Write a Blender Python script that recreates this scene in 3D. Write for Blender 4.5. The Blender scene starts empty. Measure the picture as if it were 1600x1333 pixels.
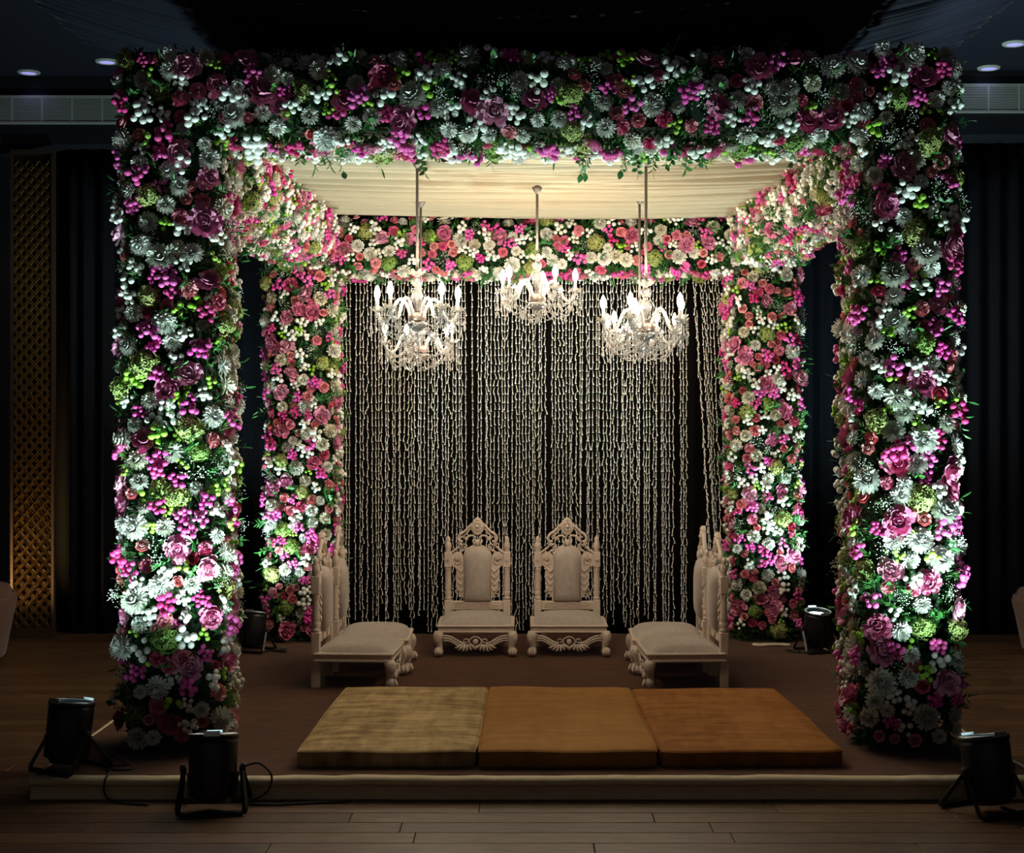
import bpy, math, random
from math import sin, cos, pi, radians, sqrt
from mathutils import Vector, Matrix, Quaternion

random.seed(7)
SC = bpy.context.scene
COL = SC.collection

# ------------------------------------------------------------------ camera
F = 2350.0                      # focal length in pixels of the 1600 px wide frame
VX, VY = 818.0, 650.0           # where the view axis meets the frame
CAM_Z = 1.79
PZ = 0.11                       # top of the platform
cam = bpy.data.cameras.new('camera')
cam.sensor_fit = 'HORIZONTAL'
cam.sensor_width = 36.0
cam.lens = 36.0 * F / 1600.0
cam.shift_x = (800.0 - VX) / 1600.0
cam.shift_y = (VY - 666.5) / 1600.0
cam.clip_end = 60
cam_ob = bpy.data.objects.new('camera', cam)
cam_ob.location = (0, 0, CAM_Z)
cam_ob.rotation_euler = (pi / 2, 0, 0)
COL.objects.link(cam_ob)
SC.camera = cam_ob

# ------------------------------------------------------------------ world, exposure
world = bpy.data.worlds.new('world')
SC.world = world
world.use_nodes = True
world.node_tree.nodes['Background'].inputs[0].default_value = (1.0, 0.90, 0.84, 1)
world.node_tree.nodes['Background'].inputs[1].default_value = 0.060
SC.view_settings.view_transform = 'Standard'
SC.view_settings.look = 'None'
SC.view_settings.gamma = 1.0
SC.view_settings.use_curve_mapping = False
SC.view_settings.exposure = 0.0
SC.cycles.caustics_reflective = False
SC.cycles.caustics_refractive = False
SC.cycles.max_bounces = 7
SC.cycles.diffuse_bounces = 2
SC.cycles.glossy_bounces = 3
SC.cycles.transmission_bounces = 6

PAR_COLOR = (0.64, 0.95, 0.93)
PAR_FRONT = 430.0
PAR_REAR = 110.0
BULB_STRENGTH = 400.0
BULB_COLOR = (1.0, 0.84, 0.64)


# ------------------------------------------------------------------ mesh builder
class MB:
    def __init__(self):
        self.v, self.f, self.m, self.s = [], [], [], []

    def add(self, verts, faces, mi=0, smooth=False):
        o = len(self.v)
        self.v.extend([tuple(p) for p in verts])
        for f in faces:
            self.f.append(tuple(i + o for i in f))
            self.m.append(mi)
            self.s.append(smooth)
        return self

    def box(self, lo, hi, mi=0, bevel=0.0):
        x0, y0, z0 = lo
        x1, y1, z1 = hi
        if bevel <= 0:
            vs = [(x0, y0, z0), (x1, y0, z0), (x1, y1, z0), (x0, y1, z0), (x0, y0, z1), (x1, y0, z1), (x1, y1, z1), (x0, y1, z1)]
            self.add(vs, [(0, 3, 2, 1), (4, 5, 6, 7), (0, 1, 5, 4), (1, 2, 6, 5), (2, 3, 7, 6), (3, 0, 4, 7)], mi)
            return self
        b = bevel
        rings = [(z0, b), (z0 + b, 0), (z1 - b, 0), (z1, b)]
        vs = []
        for z, i in rings:
            c = b
            for (px, py) in ((x0 + i, y0 + i + c), (x0 + i + c, y0 + i), (x1 - i - c, y0 + i), (x1 - i, y0 + i + c),
                             (x1 - i, y1 - i - c), (x1 - i - c, y1 - i), (x0 + i + c, y1 - i), (x0 + i, y1 - i - c)):
                vs.append((px, py, z))
        fs = [tuple(range(7, -1, -1)), tuple(range(24, 32))]
        for k in range(3):
            for j in range(8):
                a, d = k * 8 + j, k * 8 + (j + 1) % 8
                fs.append((a, d, d + 8, a + 8))
        self.add(vs, fs, mi)
        return self

    def lathe(self, prof, n=12, c=(0, 0, 0), mi=0, smooth=True, M=None, cap=True):
        vs, fs = [], []
        for (r, z) in prof:
            for j in range(n):
                a = 2 * pi * j / n
                vs.append((r * cos(a), r * sin(a), z))
        for k in range(len(prof) - 1):
            for j in range(n):
                a, b = k * n + j, k * n + (j + 1) % n
                fs.append((a, b, b + n, a + n))
        if cap:
            fs.append(tuple(range(n - 1, -1, -1)))
            fs.append(tuple(range((len(prof) - 1) * n, len(prof) * n)))
        c = Vector(c)
        if M is not None:
            vs = [M @ Vector(p) + c for p in vs]
        else:
            vs = [Vector(p) + c for p in vs]
        return self.add(vs, fs, mi, smooth)

    def tube(self, pts, rad, n=6, mi=0, smooth=True, closed=False, flat=None):
        pts = [Vector(p) for p in pts]
        k = len(pts)
        if not isinstance(rad, (list, tuple)):
            rad = [rad] * k
        vs, fs = [], []
        t0 = (pts[1] - pts[0]).normalized()
        up = Vector((0, 0, 1)) if abs(t0.z) < 0.9 else Vector((1, 0, 0))
        nrm = t0.cross(up).normalized()
        for i in range(k):
            if closed:
                t = (pts[(i + 1) % k] - pts[i - 1])
            else:
                t = pts[min(i + 1, k - 1)] - pts[max(i - 1, 0)]
            if t.length < 1e-9:
                t = t0.copy()
            t.normalize()
            nrm = (nrm - t * nrm.dot(t))
            if nrm.length < 1e-6:
                nrm = t.orthogonal()
            nrm.normalize()
            bn = t.cross(nrm)
            for j in range(n):
                a = 2 * pi * j / n
                d = nrm * cos(a) + bn * sin(a)
                if flat:
                    d = Vector((d.x * flat[0], d.y * flat[1], d.z * flat[2]))
                vs.append(pts[i] + d * rad[i])
        for i in range(k if closed else k - 1):
            for j in range(n):
                a, b = i * n + j, i * n + (j + 1) % n
                a2, b2 = ((i + 1) % k) * n + j, ((i + 1) % k) * n + (j + 1) % n
                fs.append((a, b, b2, a2))
        if not closed:
            fs.append(tuple(range(n - 1, -1, -1)))
            fs.append(tuple(range((k - 1) * n, k * n)))
        return self.add(vs, fs, mi, smooth)

    def ball(self, c, r, nu=8, nv=5, mi=0, sc=(1, 1, 1), smooth=True):
        prof = []
        vs, fs = [], []
        c = Vector(c)
        vs.append(c + Vector((0, 0, -r * sc[2])))
        for i in range(1, nv):
            ph = -pi / 2 + pi * i / nv
            for j in range(nu):
                a = 2 * pi * j / nu
                vs.append(c + Vector((r * cos(ph) * cos(a) * sc[0], r * cos(ph) * sin(a) * sc[1], r * sin(ph) * sc[2])))
        vs.append(c + Vector((0, 0, r * sc[2])))
        top = len(vs) - 1
        for j in range(nu):
            fs.append((0, 1 + (j + 1) % nu, 1 + j))
            fs.append((top, 1 + (nv - 2) * nu + j, 1 + (nv - 2) * nu + (j + 1) % nu))
        for i in range(nv - 2):
            for j in range(nu):
                a, b = 1 + i * nu + j, 1 + i * nu + (j + 1) % nu
                fs.append((a, b, b + nu, a + nu))
        return self.add(vs, fs, mi, smooth)

    def octa(self, c, r, mi=0, rz=None):
        x, y, z = c
        q = rz or r
        self.add([(x + r, y, z), (x, y + r, z), (x - r, y, z), (x, y - r, z), (x, y, z + q), (x, y, z - q)],
                 [(0, 1, 4), (1, 2, 4), (2, 3, 4), (3, 0, 4), (1, 0, 5), (2, 1, 5), (3, 2, 5), (0, 3, 5)], mi)
        return self

    def grid(self, nu, nv, fn, mi=0, smooth=True, wrap=False):
        vs = [fn(i / nu, j / nv) for j in range(nv + 1) for i in range(nu + 1)]
        fs = []
        for j in range(nv):
            for i in range(nu):
                a = j * (nu + 1) + i
                fs.append((a, a + 1, a + nu + 2, a + nu + 1))
        return self.add(vs, fs, mi, smooth)

    def prism(self, outline, d0, d1, mi=0, plane='xz', smooth=False, bevel=0.0):
        """outline (2D, counter-clockwise) extruded from depth d0 (front) to d1"""
        n = len(outline)
        cx = sum(p[0] for p in outline) / n
        cy = sum(p[1] for p in outline) / n

        def P(p, d):
            return (p[0], d, p[1]) if plane == 'xz' else ((p[0], p[1], d) if plane == 'xy' else (d, p[0], p[1]))
        inn = outline
        if bevel:
            inn = []
            for p in outline:
                L = max(1e-6, sqrt((p[0] - cx) ** 2 + (p[1] - cy) ** 2))
                k = max(0.0, 1 - bevel / L)
                inn.append((cx + (p[0] - cx) * k, cy + (p[1] - cy) * k))
        s = 1 if d1 > d0 else -1
        vs = [P(p, d0) for p in inn] + [P(p, d0 + s * bevel) for p in outline] + [P(p, d1) for p in outline]
        fs = [tuple(range(n)), tuple(range(3 * n - 1, 2 * n - 1, -1))]
        for r in range(2):
            for j in range(n):
                a, b = r * n + j, r * n + (j + 1) % n
                fs.append((a + n, b + n, b, a))
        return self.add(vs, fs, mi, smooth)

    def mesh(self, name, mats):
        me = bpy.data.meshes.new(name)
        me.from_pydata(self.v, [], self.f)
        for m in (mats if isinstance(mats, (list, tuple)) else [mats]):
            me.materials.append(m)
        me.polygons.foreach_set('material_index', self.m)
        me.polygons.foreach_set('use_smooth', self.s)
        me.update()
        return me

    def build(self, name, mats, parent=None, loc=(0, 0, 0), rot=(0, 0, 0), label=None):
        return put(name, self.mesh(name, mats), parent, loc, rot, label=label)


def put(name, me, parent=None, loc=(0, 0, 0), rot=(0, 0, 0), sc=1.0, label=None):
    o = bpy.data.objects.new(name, me)
    COL.objects.link(o)
    o.parent = parent
    o.location = loc
    o.rotation_euler = rot
    if sc != 1.0:
        o.scale = (sc, sc, sc) if not isinstance(sc, tuple) else sc
    if label:
        o['label'] = label
    return o


def tag(o, label, cat, group=None):
    o['label'] = label
    o['category'] = cat
    if group:
        o['group'] = group
    return o


def struct(o):
    o['kind'] = 'structure'
    return o


def thing(name, label, cat, loc=(0, 0, 0), rz=0.0, group=None):
    o = bpy.data.objects.new(name, None)
    COL.objects.link(o)
    o.location = loc
    o.rotation_euler = (0, 0, rz)
    o.empty_display_size = 0.1
    return tag(o, label, cat, group)


def copy_tree(o, parent=None):
    c = o.copy()
    COL.objects.link(c)
    c.parent = parent
    for ch in list(o.children):
        copy_tree(ch, c)
    return c


# ------------------------------------------------------------------ materials
def mat(name, col=(0.5, 0.5, 0.5), rough=0.6, metal=0.0, spec=0.5, trans=0.0, ior=1.45, sheen=0.0, emit=None, estr=0.0, coat=0.0):
    m = bpy.data.materials.new(name)
    m.use_nodes = True
    b = m.node_tree.nodes['Principled BSDF']
    b.inputs['Base Color'].default_value = (*col, 1)
    b.inputs['Roughness'].default_value = rough
    b.inputs['Metallic'].default_value = metal
    b.inputs['Specular IOR Level'].default_value = spec
    b.inputs['Transmission Weight'].default_value = trans
    b.inputs['IOR'].default_value = ior
    b.inputs['Sheen Weight'].default_value = sheen
    b.inputs['Coat Weight'].default_value = coat
    if emit:
        b.inputs['Emission Color'].default_value = (*emit, 1)
        b.inputs['Emission Strength'].default_value = estr
    return m


def nodes(m):
    nt = m.node_tree
    return nt, nt.nodes['Principled BSDF']


def ramp(nt, stops):
    r = nt.nodes.new('ShaderNodeValToRGB')
    e = r.color_ramp.elements
    e[0].position, e[0].color = stops[0][0], (*stops[0][1], 1)
    e[1].position, e[1].color = stops[-1][0], (*stops[-1][1], 1)
    for p, c in stops[1:-1]:
        k = e.new(p)
        k.color = (*c, 1)
    return r


def petal_mat(name, stops, rough=0.55, spec=0.3):
    """petal colour varies from bloom to bloom"""
    m = mat(name, stops[0][1], rough, spec=spec)
    nt, b = nodes(m)
    oi = nt.nodes.new('ShaderNodeObjectInfo')
    r = ramp(nt, stops)
    nt.links.new(oi.outputs['Random'], r.inputs[0])
    nt.links.new(r.outputs[0], b.inputs['Base Color'])
    return m


def noise_mat(name, stops, scale=(8, 8, 8), rough=0.6, detail=4, bump=0.0, spec=0.4, sheen=0.0, coords='Object', randomize=False, bump_scale=1.0):
    m = mat(name, stops[0][1], rough, spec=spec, sheen=sheen)
    nt, b = nodes(m)
    tc = nt.nodes.new('ShaderNodeTexCoord')
    mp = nt.nodes.new('ShaderNodeMapping')
    mp.inputs['Scale'].default_value = scale
    nz = nt.nodes.new('ShaderNodeTexNoise')
    nz.inputs['Detail'].default_value = detail
    nt.links.new(tc.outputs[coords], mp.inputs['Vector'])
    if randomize:
        oi = nt.nodes.new('ShaderNodeObjectInfo')
        mul = nt.nodes.new('ShaderNodeMath')
        mul.operation = 'MULTIPLY'
        mul.inputs[1].default_value = 37.0
        nt.links.new(oi.outputs['Random'], mul.inputs[0])
        nt.links.new(mul.outputs[0], mp.inputs['Location'])
    nt.links.new(mp.outputs[0], nz.inputs['Vector'])
    r = ramp(nt, stops)
    nt.links.new(nz.outputs['Fac'], r.inputs[0])
    nt.links.new(r.outputs[0], b.inputs['Base Color'])
    if bump:
        bp = nt.nodes.new('ShaderNodeBump')
        bp.inputs['Strength'].default_value = bump
        bp.inputs['Distance'].default_value = 0.01 * bump_scale
        nt.links.new(nz.outputs['Fac'], bp.inputs['Height'])
        nt.links.new(bp.outputs[0], b.inputs['Normal'])
    return m


M = {}
# petals
M['white'] = petal_mat('white_petal', [(0, (0.78, 0.76, 0.68)), (0.5, (0.82, 0.82, 0.76)), (1, (0.66, 0.66, 0.56))])
M['cream'] = petal_mat('cream_petal', [(0, (0.72, 0.68, 0.52)), (1, (0.80, 0.77, 0.66))])
M['pink'] = petal_mat('peony_petal', [(0, (0.66, 0.18, 0.34)), (0.4, (0.73, 0.30, 0.46)), (0.7, (0.55, 0.09, 0.20)), (1, (0.79, 0.42, 0.55))])
M['coral'] = petal_mat('carnation_petal', [(0, (0.74, 0.20, 0.23)), (0.35, (0.78, 0.34, 0.36)), (0.7, (0.64, 0.10, 0.22)), (1, (0.76, 0.26, 0.36))])
M['rose'] = petal_mat('rose_petal', [(0, (0.75, 0.19, 0.20)), (0.5, (0.80, 0.36, 0.36)), (1, (0.63, 0.07, 0.14))])
M['magenta'] = petal_mat('magenta_bud', [(0, (0.62, 0.05, 0.30)), (0.5, (0.70, 0.13, 0.42)), (1, (0.55, 0.03, 0.17))], rough=0.45)
M['lime'] = petal_mat('green_button', [(0, (0.22, 0.46, 0.03)), (1, (0.34, 0.55, 0.08))], rough=0.5)
M['hyd'] = petal_mat('hydrangea_petal', [(0, (0.30, 0.38, 0.10)), (0.5, (0.40, 0.41, 0.14)), (1, (0.20, 0.33, 0.07))])
M['eye'] = mat('flower_eye', (0.42, 0.45, 0.08), 0.7)
M['stem'] = mat('flower_stem', (0.06, 0.17, 0.03), 0.6)
M['leaf'] = petal_mat('leaf_green', [(0, (0.02, 0.10, 0.025)), (0.5, (0.04, 0.16, 0.03)), (1, (0.06, 0.20, 0.05))], rough=0.4, spec=0.5)
M['foliage'] = noise_mat('foliage_green', [(0.3, (0.012, 0.05, 0.012)), (0.7, (0.045, 0.15, 0.035))], (9, 9, 9), 0.5)
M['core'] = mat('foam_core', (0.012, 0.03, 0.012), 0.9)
# room
M['navy'] = noise_mat('navy_drape', [(0.3, (0.003, 0.0038, 0.0075)), (0.7, (0.005, 0.006, 0.0115))], (6, 6, 1), 0.75, spec=0.2)
M['swag'] = mat('navy_voile', (0.015, 0.016, 0.042), 0.65, sheen=0.08)
M['black_cloth'] = mat('black_cloth', (0.0035, 0.003, 0.003), 0.9, spec=0.1)
M['wall'] = mat('dark_wall', (0.012, 0.013, 0.02), 0.8)
M['ceil'] = mat('dark_ceiling', (0.008, 0.008, 0.022), 0.8)
M['vent'] = mat('grille_metal', (0.62, 0.63, 0.56), 0.5)
M['gold'] = noise_mat('gilded_lattice', [(0.35, (0.10, 0.055, 0.014)), (0.7, (0.20, 0.12, 0.035))], (20, 20, 20), 0.42)
M['panel'] = mat('brown_panel', (0.05, 0.03, 0.02), 0.6)
M['tub'] = noise_mat('dusty_pink_velvet', [(0.3, (0.13, 0.072, 0.056)), (0.7, (0.19, 0.11, 0.085))], (9, 9, 9), 0.8, sheen=0.3)
M['canopy'] = mat('cream_voile', (0.35, 0.305, 0.215), 0.85, spec=0.2)
M['carpet'] = noise_mat('brown_carpet', [(0.35, (0.072, 0.026, 0.011)), (0.65, (0.102, 0.040, 0.018))], (1.2, 3.0, 3), 0.95, sheen=0.15, spec=0.1)
M['skirt'] = noise_mat('cream_skirting', [(0.3, (0.60, 0.49, 0.30)), (0.7, (0.70, 0.58, 0.38))], (3, 3, 9), 0.7)
M['ply'] = mat('deck_ply', (0.18, 0.11, 0.06), 0.8)
M['brass'] = mat('satin_steel_rod', (0.17, 0.145, 0.125), 0.45, metal=0.5)
M['hub'] = mat('hub_metal', (0.45, 0.33, 0.27), 0.3, metal=0.6)
M['glass'] = mat('cut_glass', (0.80, 0.77, 0.73), 0.07, trans=0.84, ior=1.45, spec=0.6)
M['arm'] = mat('moulded_glass', (0.90, 0.87, 0.82), 0.08, trans=0.62, ior=1.45, spec=0.6)
M['crystal'] = mat('crystal_bead', (0.82, 0.77, 0.73), 0.05, trans=0.60, ior=1.5, spec=0.8)
M['bulb'] = mat('lit_bulb', (1, 1, 1), 0.4, emit=BULB_COLOR, estr=BULB_STRENGTH)
M['candle'] = mat('candle_tube', (0.85, 0.82, 0.78), 0.25, trans=0.3)
M['tuber'] = petal_mat('tuberose_bud', [(0, (0.84, 0.80, 0.74)), (0.5, (0.88, 0.86, 0.82)), (1, (0.78, 0.72, 0.62))], rough=0.6)
M['black'] = mat('black_metal', (0.008, 0.008, 0.009), 0.38)
M['black2'] = mat('black_rubber', (0.01, 0.01, 0.01), 0.6)
M['steel'] = mat('bright_clip', (0.55, 0.58, 0.60), 0.35, metal=0.7)
M['lens'] = mat('lit_lens', (0.9, 0.95, 1), 0.2, emit=PAR_COLOR, estr=9.0)
M['paint'] = noise_mat('ivory_paint', [(0.3, (0.60, 0.475, 0.385)), (0.7, (0.69, 0.56, 0.465))], (12, 12, 12), 0.5)
M['pad'] = noise_mat('taupe_velvet', [(0.3, (0.41, 0.345, 0.30)), (0.7, (0.50, 0.425, 0.375))], (7, 7, 4), 0.75, sheen=0.25)
M['rope'] = mat('cream_tie', (0.6, 0.5, 0.36), 0.8)


def wood():
    m = mat('wood_plank', (0.1, 0.06, 0.03), 0.42, spec=0.4)
    nt, b = nodes(m)
    tc = nt.nodes.new('ShaderNodeTexCoord')
    oi = nt.nodes.new('ShaderNodeObjectInfo')
    comb = nt.nodes.new('ShaderNodeVectorMath')
    comb.operation = 'MULTIPLY_ADD'
    comb.inputs[1].default_value = (1.3, 22.0, 3.0)
    mul = nt.nodes.new('ShaderNodeMath')
    mul.operation = 'MULTIPLY'
    mul.inputs[1].default_value = 61.0
    nt.links.new(oi.outputs['Random'], mul.inputs[0])
    nt.links.new(tc.outputs['Object'], comb.inputs[0])
    nt.links.new(mul.outputs[0], comb.inputs[2])
    nz = nt.nodes.new('ShaderNodeTexNoise')
    nz.inputs['Detail'].default_value = 6
    nz.inputs['Distortion'].default_value = 0.5
    nt.links.new(comb.outputs[0], nz.inputs['Vector'])
    r = ramp(nt, [(0.3, (0.050, 0.025, 0.013)), (0.5, (0.110, 0.060, 0.031)), (0.72, (0.200, 0.120, 0.068))])
    nt.links.new(nz.outputs['Fac'], r.inputs[0])
    hs = nt.nodes.new('ShaderNodeHueSaturation')
    mr = nt.nodes.new('ShaderNodeMapRange')
    mr.inputs['To Min'].default_value = 0.75
    mr.inputs['To Max'].default_value = 1.3
    nt.links.new(oi.outputs['Random'], mr.inputs['Value'])
    nt.links.new(mr.outputs[0], hs.inputs['Value'])
    nt.links.new(r.outputs[0], hs.inputs['Color'])
    nt.links.new(hs.outputs[0], b.inputs['Base Color'])
    return m


M['wood'] = wood()


def velvet(name, lo, hi, streak):
    """crushed velvet whose nap lies in streaks"""
    m = mat(name, lo, 0.85, spec=0.15, sheen=0.35)
    nt, b = nodes(m)
    b.inputs['Sheen Tint'].default_value = (*hi, 1)
    tc = nt.nodes.new('ShaderNodeTexCoord')
    outs = []
    for sc, dt in (((0.7, 5.0, 1.0), 3), ((4.0, 0.8, 1.0), 3), ((2.0, 1.6, 1.0), 1)):
        mp = nt.nodes.new('ShaderNodeMapping')
        mp.inputs['Scale'].default_value = sc
        nz = nt.nodes.new('ShaderNodeTexNoise')
        nz.inputs['Detail'].default_value = dt
        nt.links.new(tc.outputs['Object'], mp.inputs[0])
        nt.links.new(mp.outputs[0], nz.inputs['Vector'])
        outs.append(nz.outputs['Fac'])
    s1 = nt.nodes.new('ShaderNodeMath')
    s1.operation = 'MULTIPLY_ADD'
    s1.inputs[1].default_value = 0.5
    nt.links.new(outs[1], s1.inputs[0])
    nt.links.new(outs[0], s1.inputs[2])
    s2 = nt.nodes.new('ShaderNodeMath')
    s2.operation = 'MULTIPLY_ADD'
    s2.inputs[1].default_value = 0.5
    nt.links.new(outs[2], s2.inputs[0])
    nt.links.new(s1.outputs[0], s2.inputs[2])
    r = ramp(nt, [(0.5 - streak, lo), (0.5 + streak, hi)])
    half = nt.nodes.new('ShaderNodeMath')
    half.operation = 'MULTIPLY'
    half.inputs[1].default_value = 0.5
    nt.links.new(s2.outputs[0], half.inputs[0])
    nt.links.new(half.outputs[0], r.inputs[0])
    nt.links.new(r.outputs[0], b.inputs['Base Color'])
    return m


# ------------------------------------------------------------------ structure: floor, walls, ceiling
def at(x, y, d):
    """pixel (x, y) at distance d -> point"""
    return Vector(((x - VX) * d / F, d, CAM_Z - (y - VY) * d / F))


fb = MB().box((-6.2, 1.0, -0.14), (6.2, 13.0, -0.02)).build('floor', M['wood'])
struct(fb)
PW, PL = 0.16, 1.35
plank_me = MB().box((0, 0.0015, -0.019), (PL - 0.003, PW - 0.0015, 0.0), bevel=0.002).mesh('plank', M['wood'])
rnd = random.Random(3)
y = 5.5
while y < 12.45:
    off = rnd.uniform(-PL, 0)
    x = -4.6 + off
    while x < 4.6:
        lim_l, lim_r = -0.36 * (y + PW) - 0.1, 0.345 * (y + PW) + 0.1
        seen = x + PL > lim_l and x < lim_r
        under = y > 7.05 and y < 11.3 and x > -2.15 and x + PL < 2.1
        behind = y >= 11.3 and x > -1.9 and x + PL < 1.9
        if seen and not under and not behind:
            put('plank', plank_me, fb, (x, y, 0))
        x += PL
    y += PW

struct(MB().box((-6.2, 12.75, -0.02), (6.2, 12.9, 4.75)).build('wall_rear', M['wall']))
struct(MB().box((-6.2, 1.0, -0.02), (-6.05, 12.75, 4.75)).build('wall_left', M['wall']))
struct(MB().box((6.05, 1.0, -0.02), (6.2, 12.75, 4.75)).build('wall_right', M['wall']))
struct(MB().box((-6.2, 1.0, 4.53), (6.2, 12.9, 4.75)).build('ceiling', M['ceil']))
struct(MB().box((-6.05, 12.12, 3.98), (-1.2, 12.75, 4.53)).build('trim_1', M['wall']))
struct(MB().box((1.2, 11.92, 4.02), (6.05, 12.75, 4.53)).build('trim_2', M['wall']))


def pleats(name, label, x0, x1, y, z0, z1, material, amp, wl, seed, cat='curtain', nv=10, flare=0.3):
    """hanging cloth with real folds"""
    r = random.Random(seed)
    n = int((x1 - x0) / wl * 8)
    ph = [r.uniform(-0.8, 0.8) for _ in range(n + 2)]
    am = [r.uniform(0.5, 1.2) for _ in range(n + 2)]

    def fn(u, v):
        q = u * n / 8
        k = int(q)
        t = q - k
        a = am[k] * (1 - t) + am[min(k + 1, n)] * t
        p = ph[k] * (1 - t) + ph[min(k + 1, n)] * t
        w = amp * a * (1 - flare * v)
        return (x0 + (x1 - x0) * u + 0.25 * w * sin(4 * pi * q + p), y + w * sin(2 * pi * q + p * (0.6 + 0.4 * v)), z0 + (z1 - z0) * v)
    o = MB().grid(n, nv, fn).build(name, material)
    sol = o.modifiers.new('thickness', 'SOLIDIFY')
    sol.thickness = 0.004
    return tag(o, label, cat)


pleats('wall_drape', 'dark navy pleated wall drape behind the pillars, between gilded lattice and string curtain', -3.72, -1.45, 12.35, 0.02, 4.0, M['navy'], 0.035, 0.16, 1)
pleats('wall_drape', 'dark navy pleated wall drape at the rear beside the tub seat, past the string curtain', 1.55, 5.0, 12.3, 0.02, 4.03, M['navy'], 0.04, 0.17, 2)
pleats('wall_drape', 'dark narrow wall drape at the frame edge beside the gilded lattice panel', -5.0, -4.2, 12.0, 0.02, 3.9, M['navy'], 0.045, 0.15, 3)
pleats('backdrop_curtain', 'black cloth backdrop hanging behind the strings of white buds', -1.62, 1.75, 11.92, 0.003, 3.1, M['black_cloth'], 0.03, 0.2, 4, nv=4)

# ceiling voile, hung in a shallow swag with folds running across the hall
r = random.Random(5)
fold = [(r.uniform(0.6, 1.3), r.uniform(0, 6.28)) for _ in range(40)]


def swag(u, v):
    X = -3.1 + 6.2 * u
    Y = 7.9 + 2.8 * v
    q = v * 34
    k = int(min(q, 38))
    a, p = fold[k]
    sag = 0.44 * (min(1.0, abs(X) / 3.1)) ** 1.8
    sl = 0.17 * (1 - (2 * v - 1) ** 2)
    z = 4.0 + sag - sl * (1 - min(1, abs(X) / 3.1) ** 2) + 0.02 * a * sin(2 * pi * q + 0.4 * sin(X + p)) + 0.012 * sin(X * 1.3 + p)
    return (X, Y + 0.25 * (1 - abs(X) / 3.1) * (v - 0.5), min(z, 4.5))


o = MB().grid(60, 272, swag).build('ceiling_voile', M['swag'])
tag(o, 'dark navy gathered voile swagged across the ceiling above the flower canopy', 'drape')
o.modifiers.new('thickness', 'SOLIDIFY').thickness = 0.003


def vent(label, x0, x1, yv, z0, z1):
    t = thing('air_grille', label, 'air vent', ((x0 + x1) / 2, yv, z0), group='air grilles high on the rear wall')
    w, h = (x1 - x0) / 2, z1 - z0
    fr = MB()
    fr.box((-w, -0.02, 0), (w, 0.0, 0.018)).box((-w, -0.02, h - 0.018), (w, 0.0, h))
    fr.box((-w, -0.02, 0.018), (-w + 0.018, 0, h - 0.018)).box((w - 0.018, -0.02, 0.018), (w, 0, h - 0.018))
    fr.build('frame', M['vent'], t)
    MB().box((-w + 0.01, -0.004, 0.01), (w - 0.01, -0.001, h - 0.01)).build('backing', M['wall'], t)
    sl = MB()
    n = 15
    for k in range(n):
        z = 0.018 + (h - 0.036) * (k + 0.5) / n
        sl.box((-w + 0.018, -0.016, z - 0.0035), (w - 0.018, -0.005, z + 0.0035))
    s = sl.build('slats', M['vent'], t)
    s['kind'] = 'stuff'
    dv = MB().box((-0.007, -0.018, 0.018), (0.007, -0.004, h - 0.018)).mesh('divider', M['vent'])
    k = -w + 0.24
    while k < w - 0.1:
        put('divider', dv, t, (k, 0, 0))
        k += 0.242


vent('white slatted air grille at upper left of the flower canopy', -4.6, -2.9, 12.12, 4.14, 4.37)
vent('white slatted air grille at upper right of the flower canopy', 3.2, 4.9, 11.92, 4.19, 4.42)


def downlight(label, px, py):
    h = 4.53 - CAM_Z
    d = F * h / (VY - py)
    t = thing('ceiling_downlight', label, 'ceiling light', ((px - VX) * d / F, d, 4.528), group='purple ceiling downlights')
    MB().lathe([(0.062, -0.001), (0.062, -0.014), (0.085, -0.012), (0.09, 0.0)], 20, cap=False).build('trim_ring', M['vent'], t)
    MB().lathe([(0.001, -0.010), (0.063, -0.010), (0.063, -0.004)], 20, cap=False).build('lit_disc', DL, t)
    ld = bpy.data.lights.new('downlight_lamp', 'SPOT')
    ld.energy = 0.35
    ld.color = (0.45, 0.38, 1.0)
    ld.spot_size = radians(120)
    ld.shadow_soft_size = 0.06
    lo = bpy.data.objects.new('downlight_lamp', ld)
    COL.objects.link(lo)
    lo.parent = t
    lo.location = (0, 0, -0.03)


DL = mat('purple_disc', (0.5, 0.5, 0.9), 0.4, emit=(0.42, 0.36, 0.95), estr=0.75)
downlight('purple downlight farthest left on the dark ceiling', 45, 112)
downlight('purple downlight on the dark ceiling close to the left front pillar top', 167, 95)
downlight('large purple downlight at the upper right picture corner', 1585, 67)
downlight('small purple downlight just above the right air grille', 1545, 105)

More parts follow.
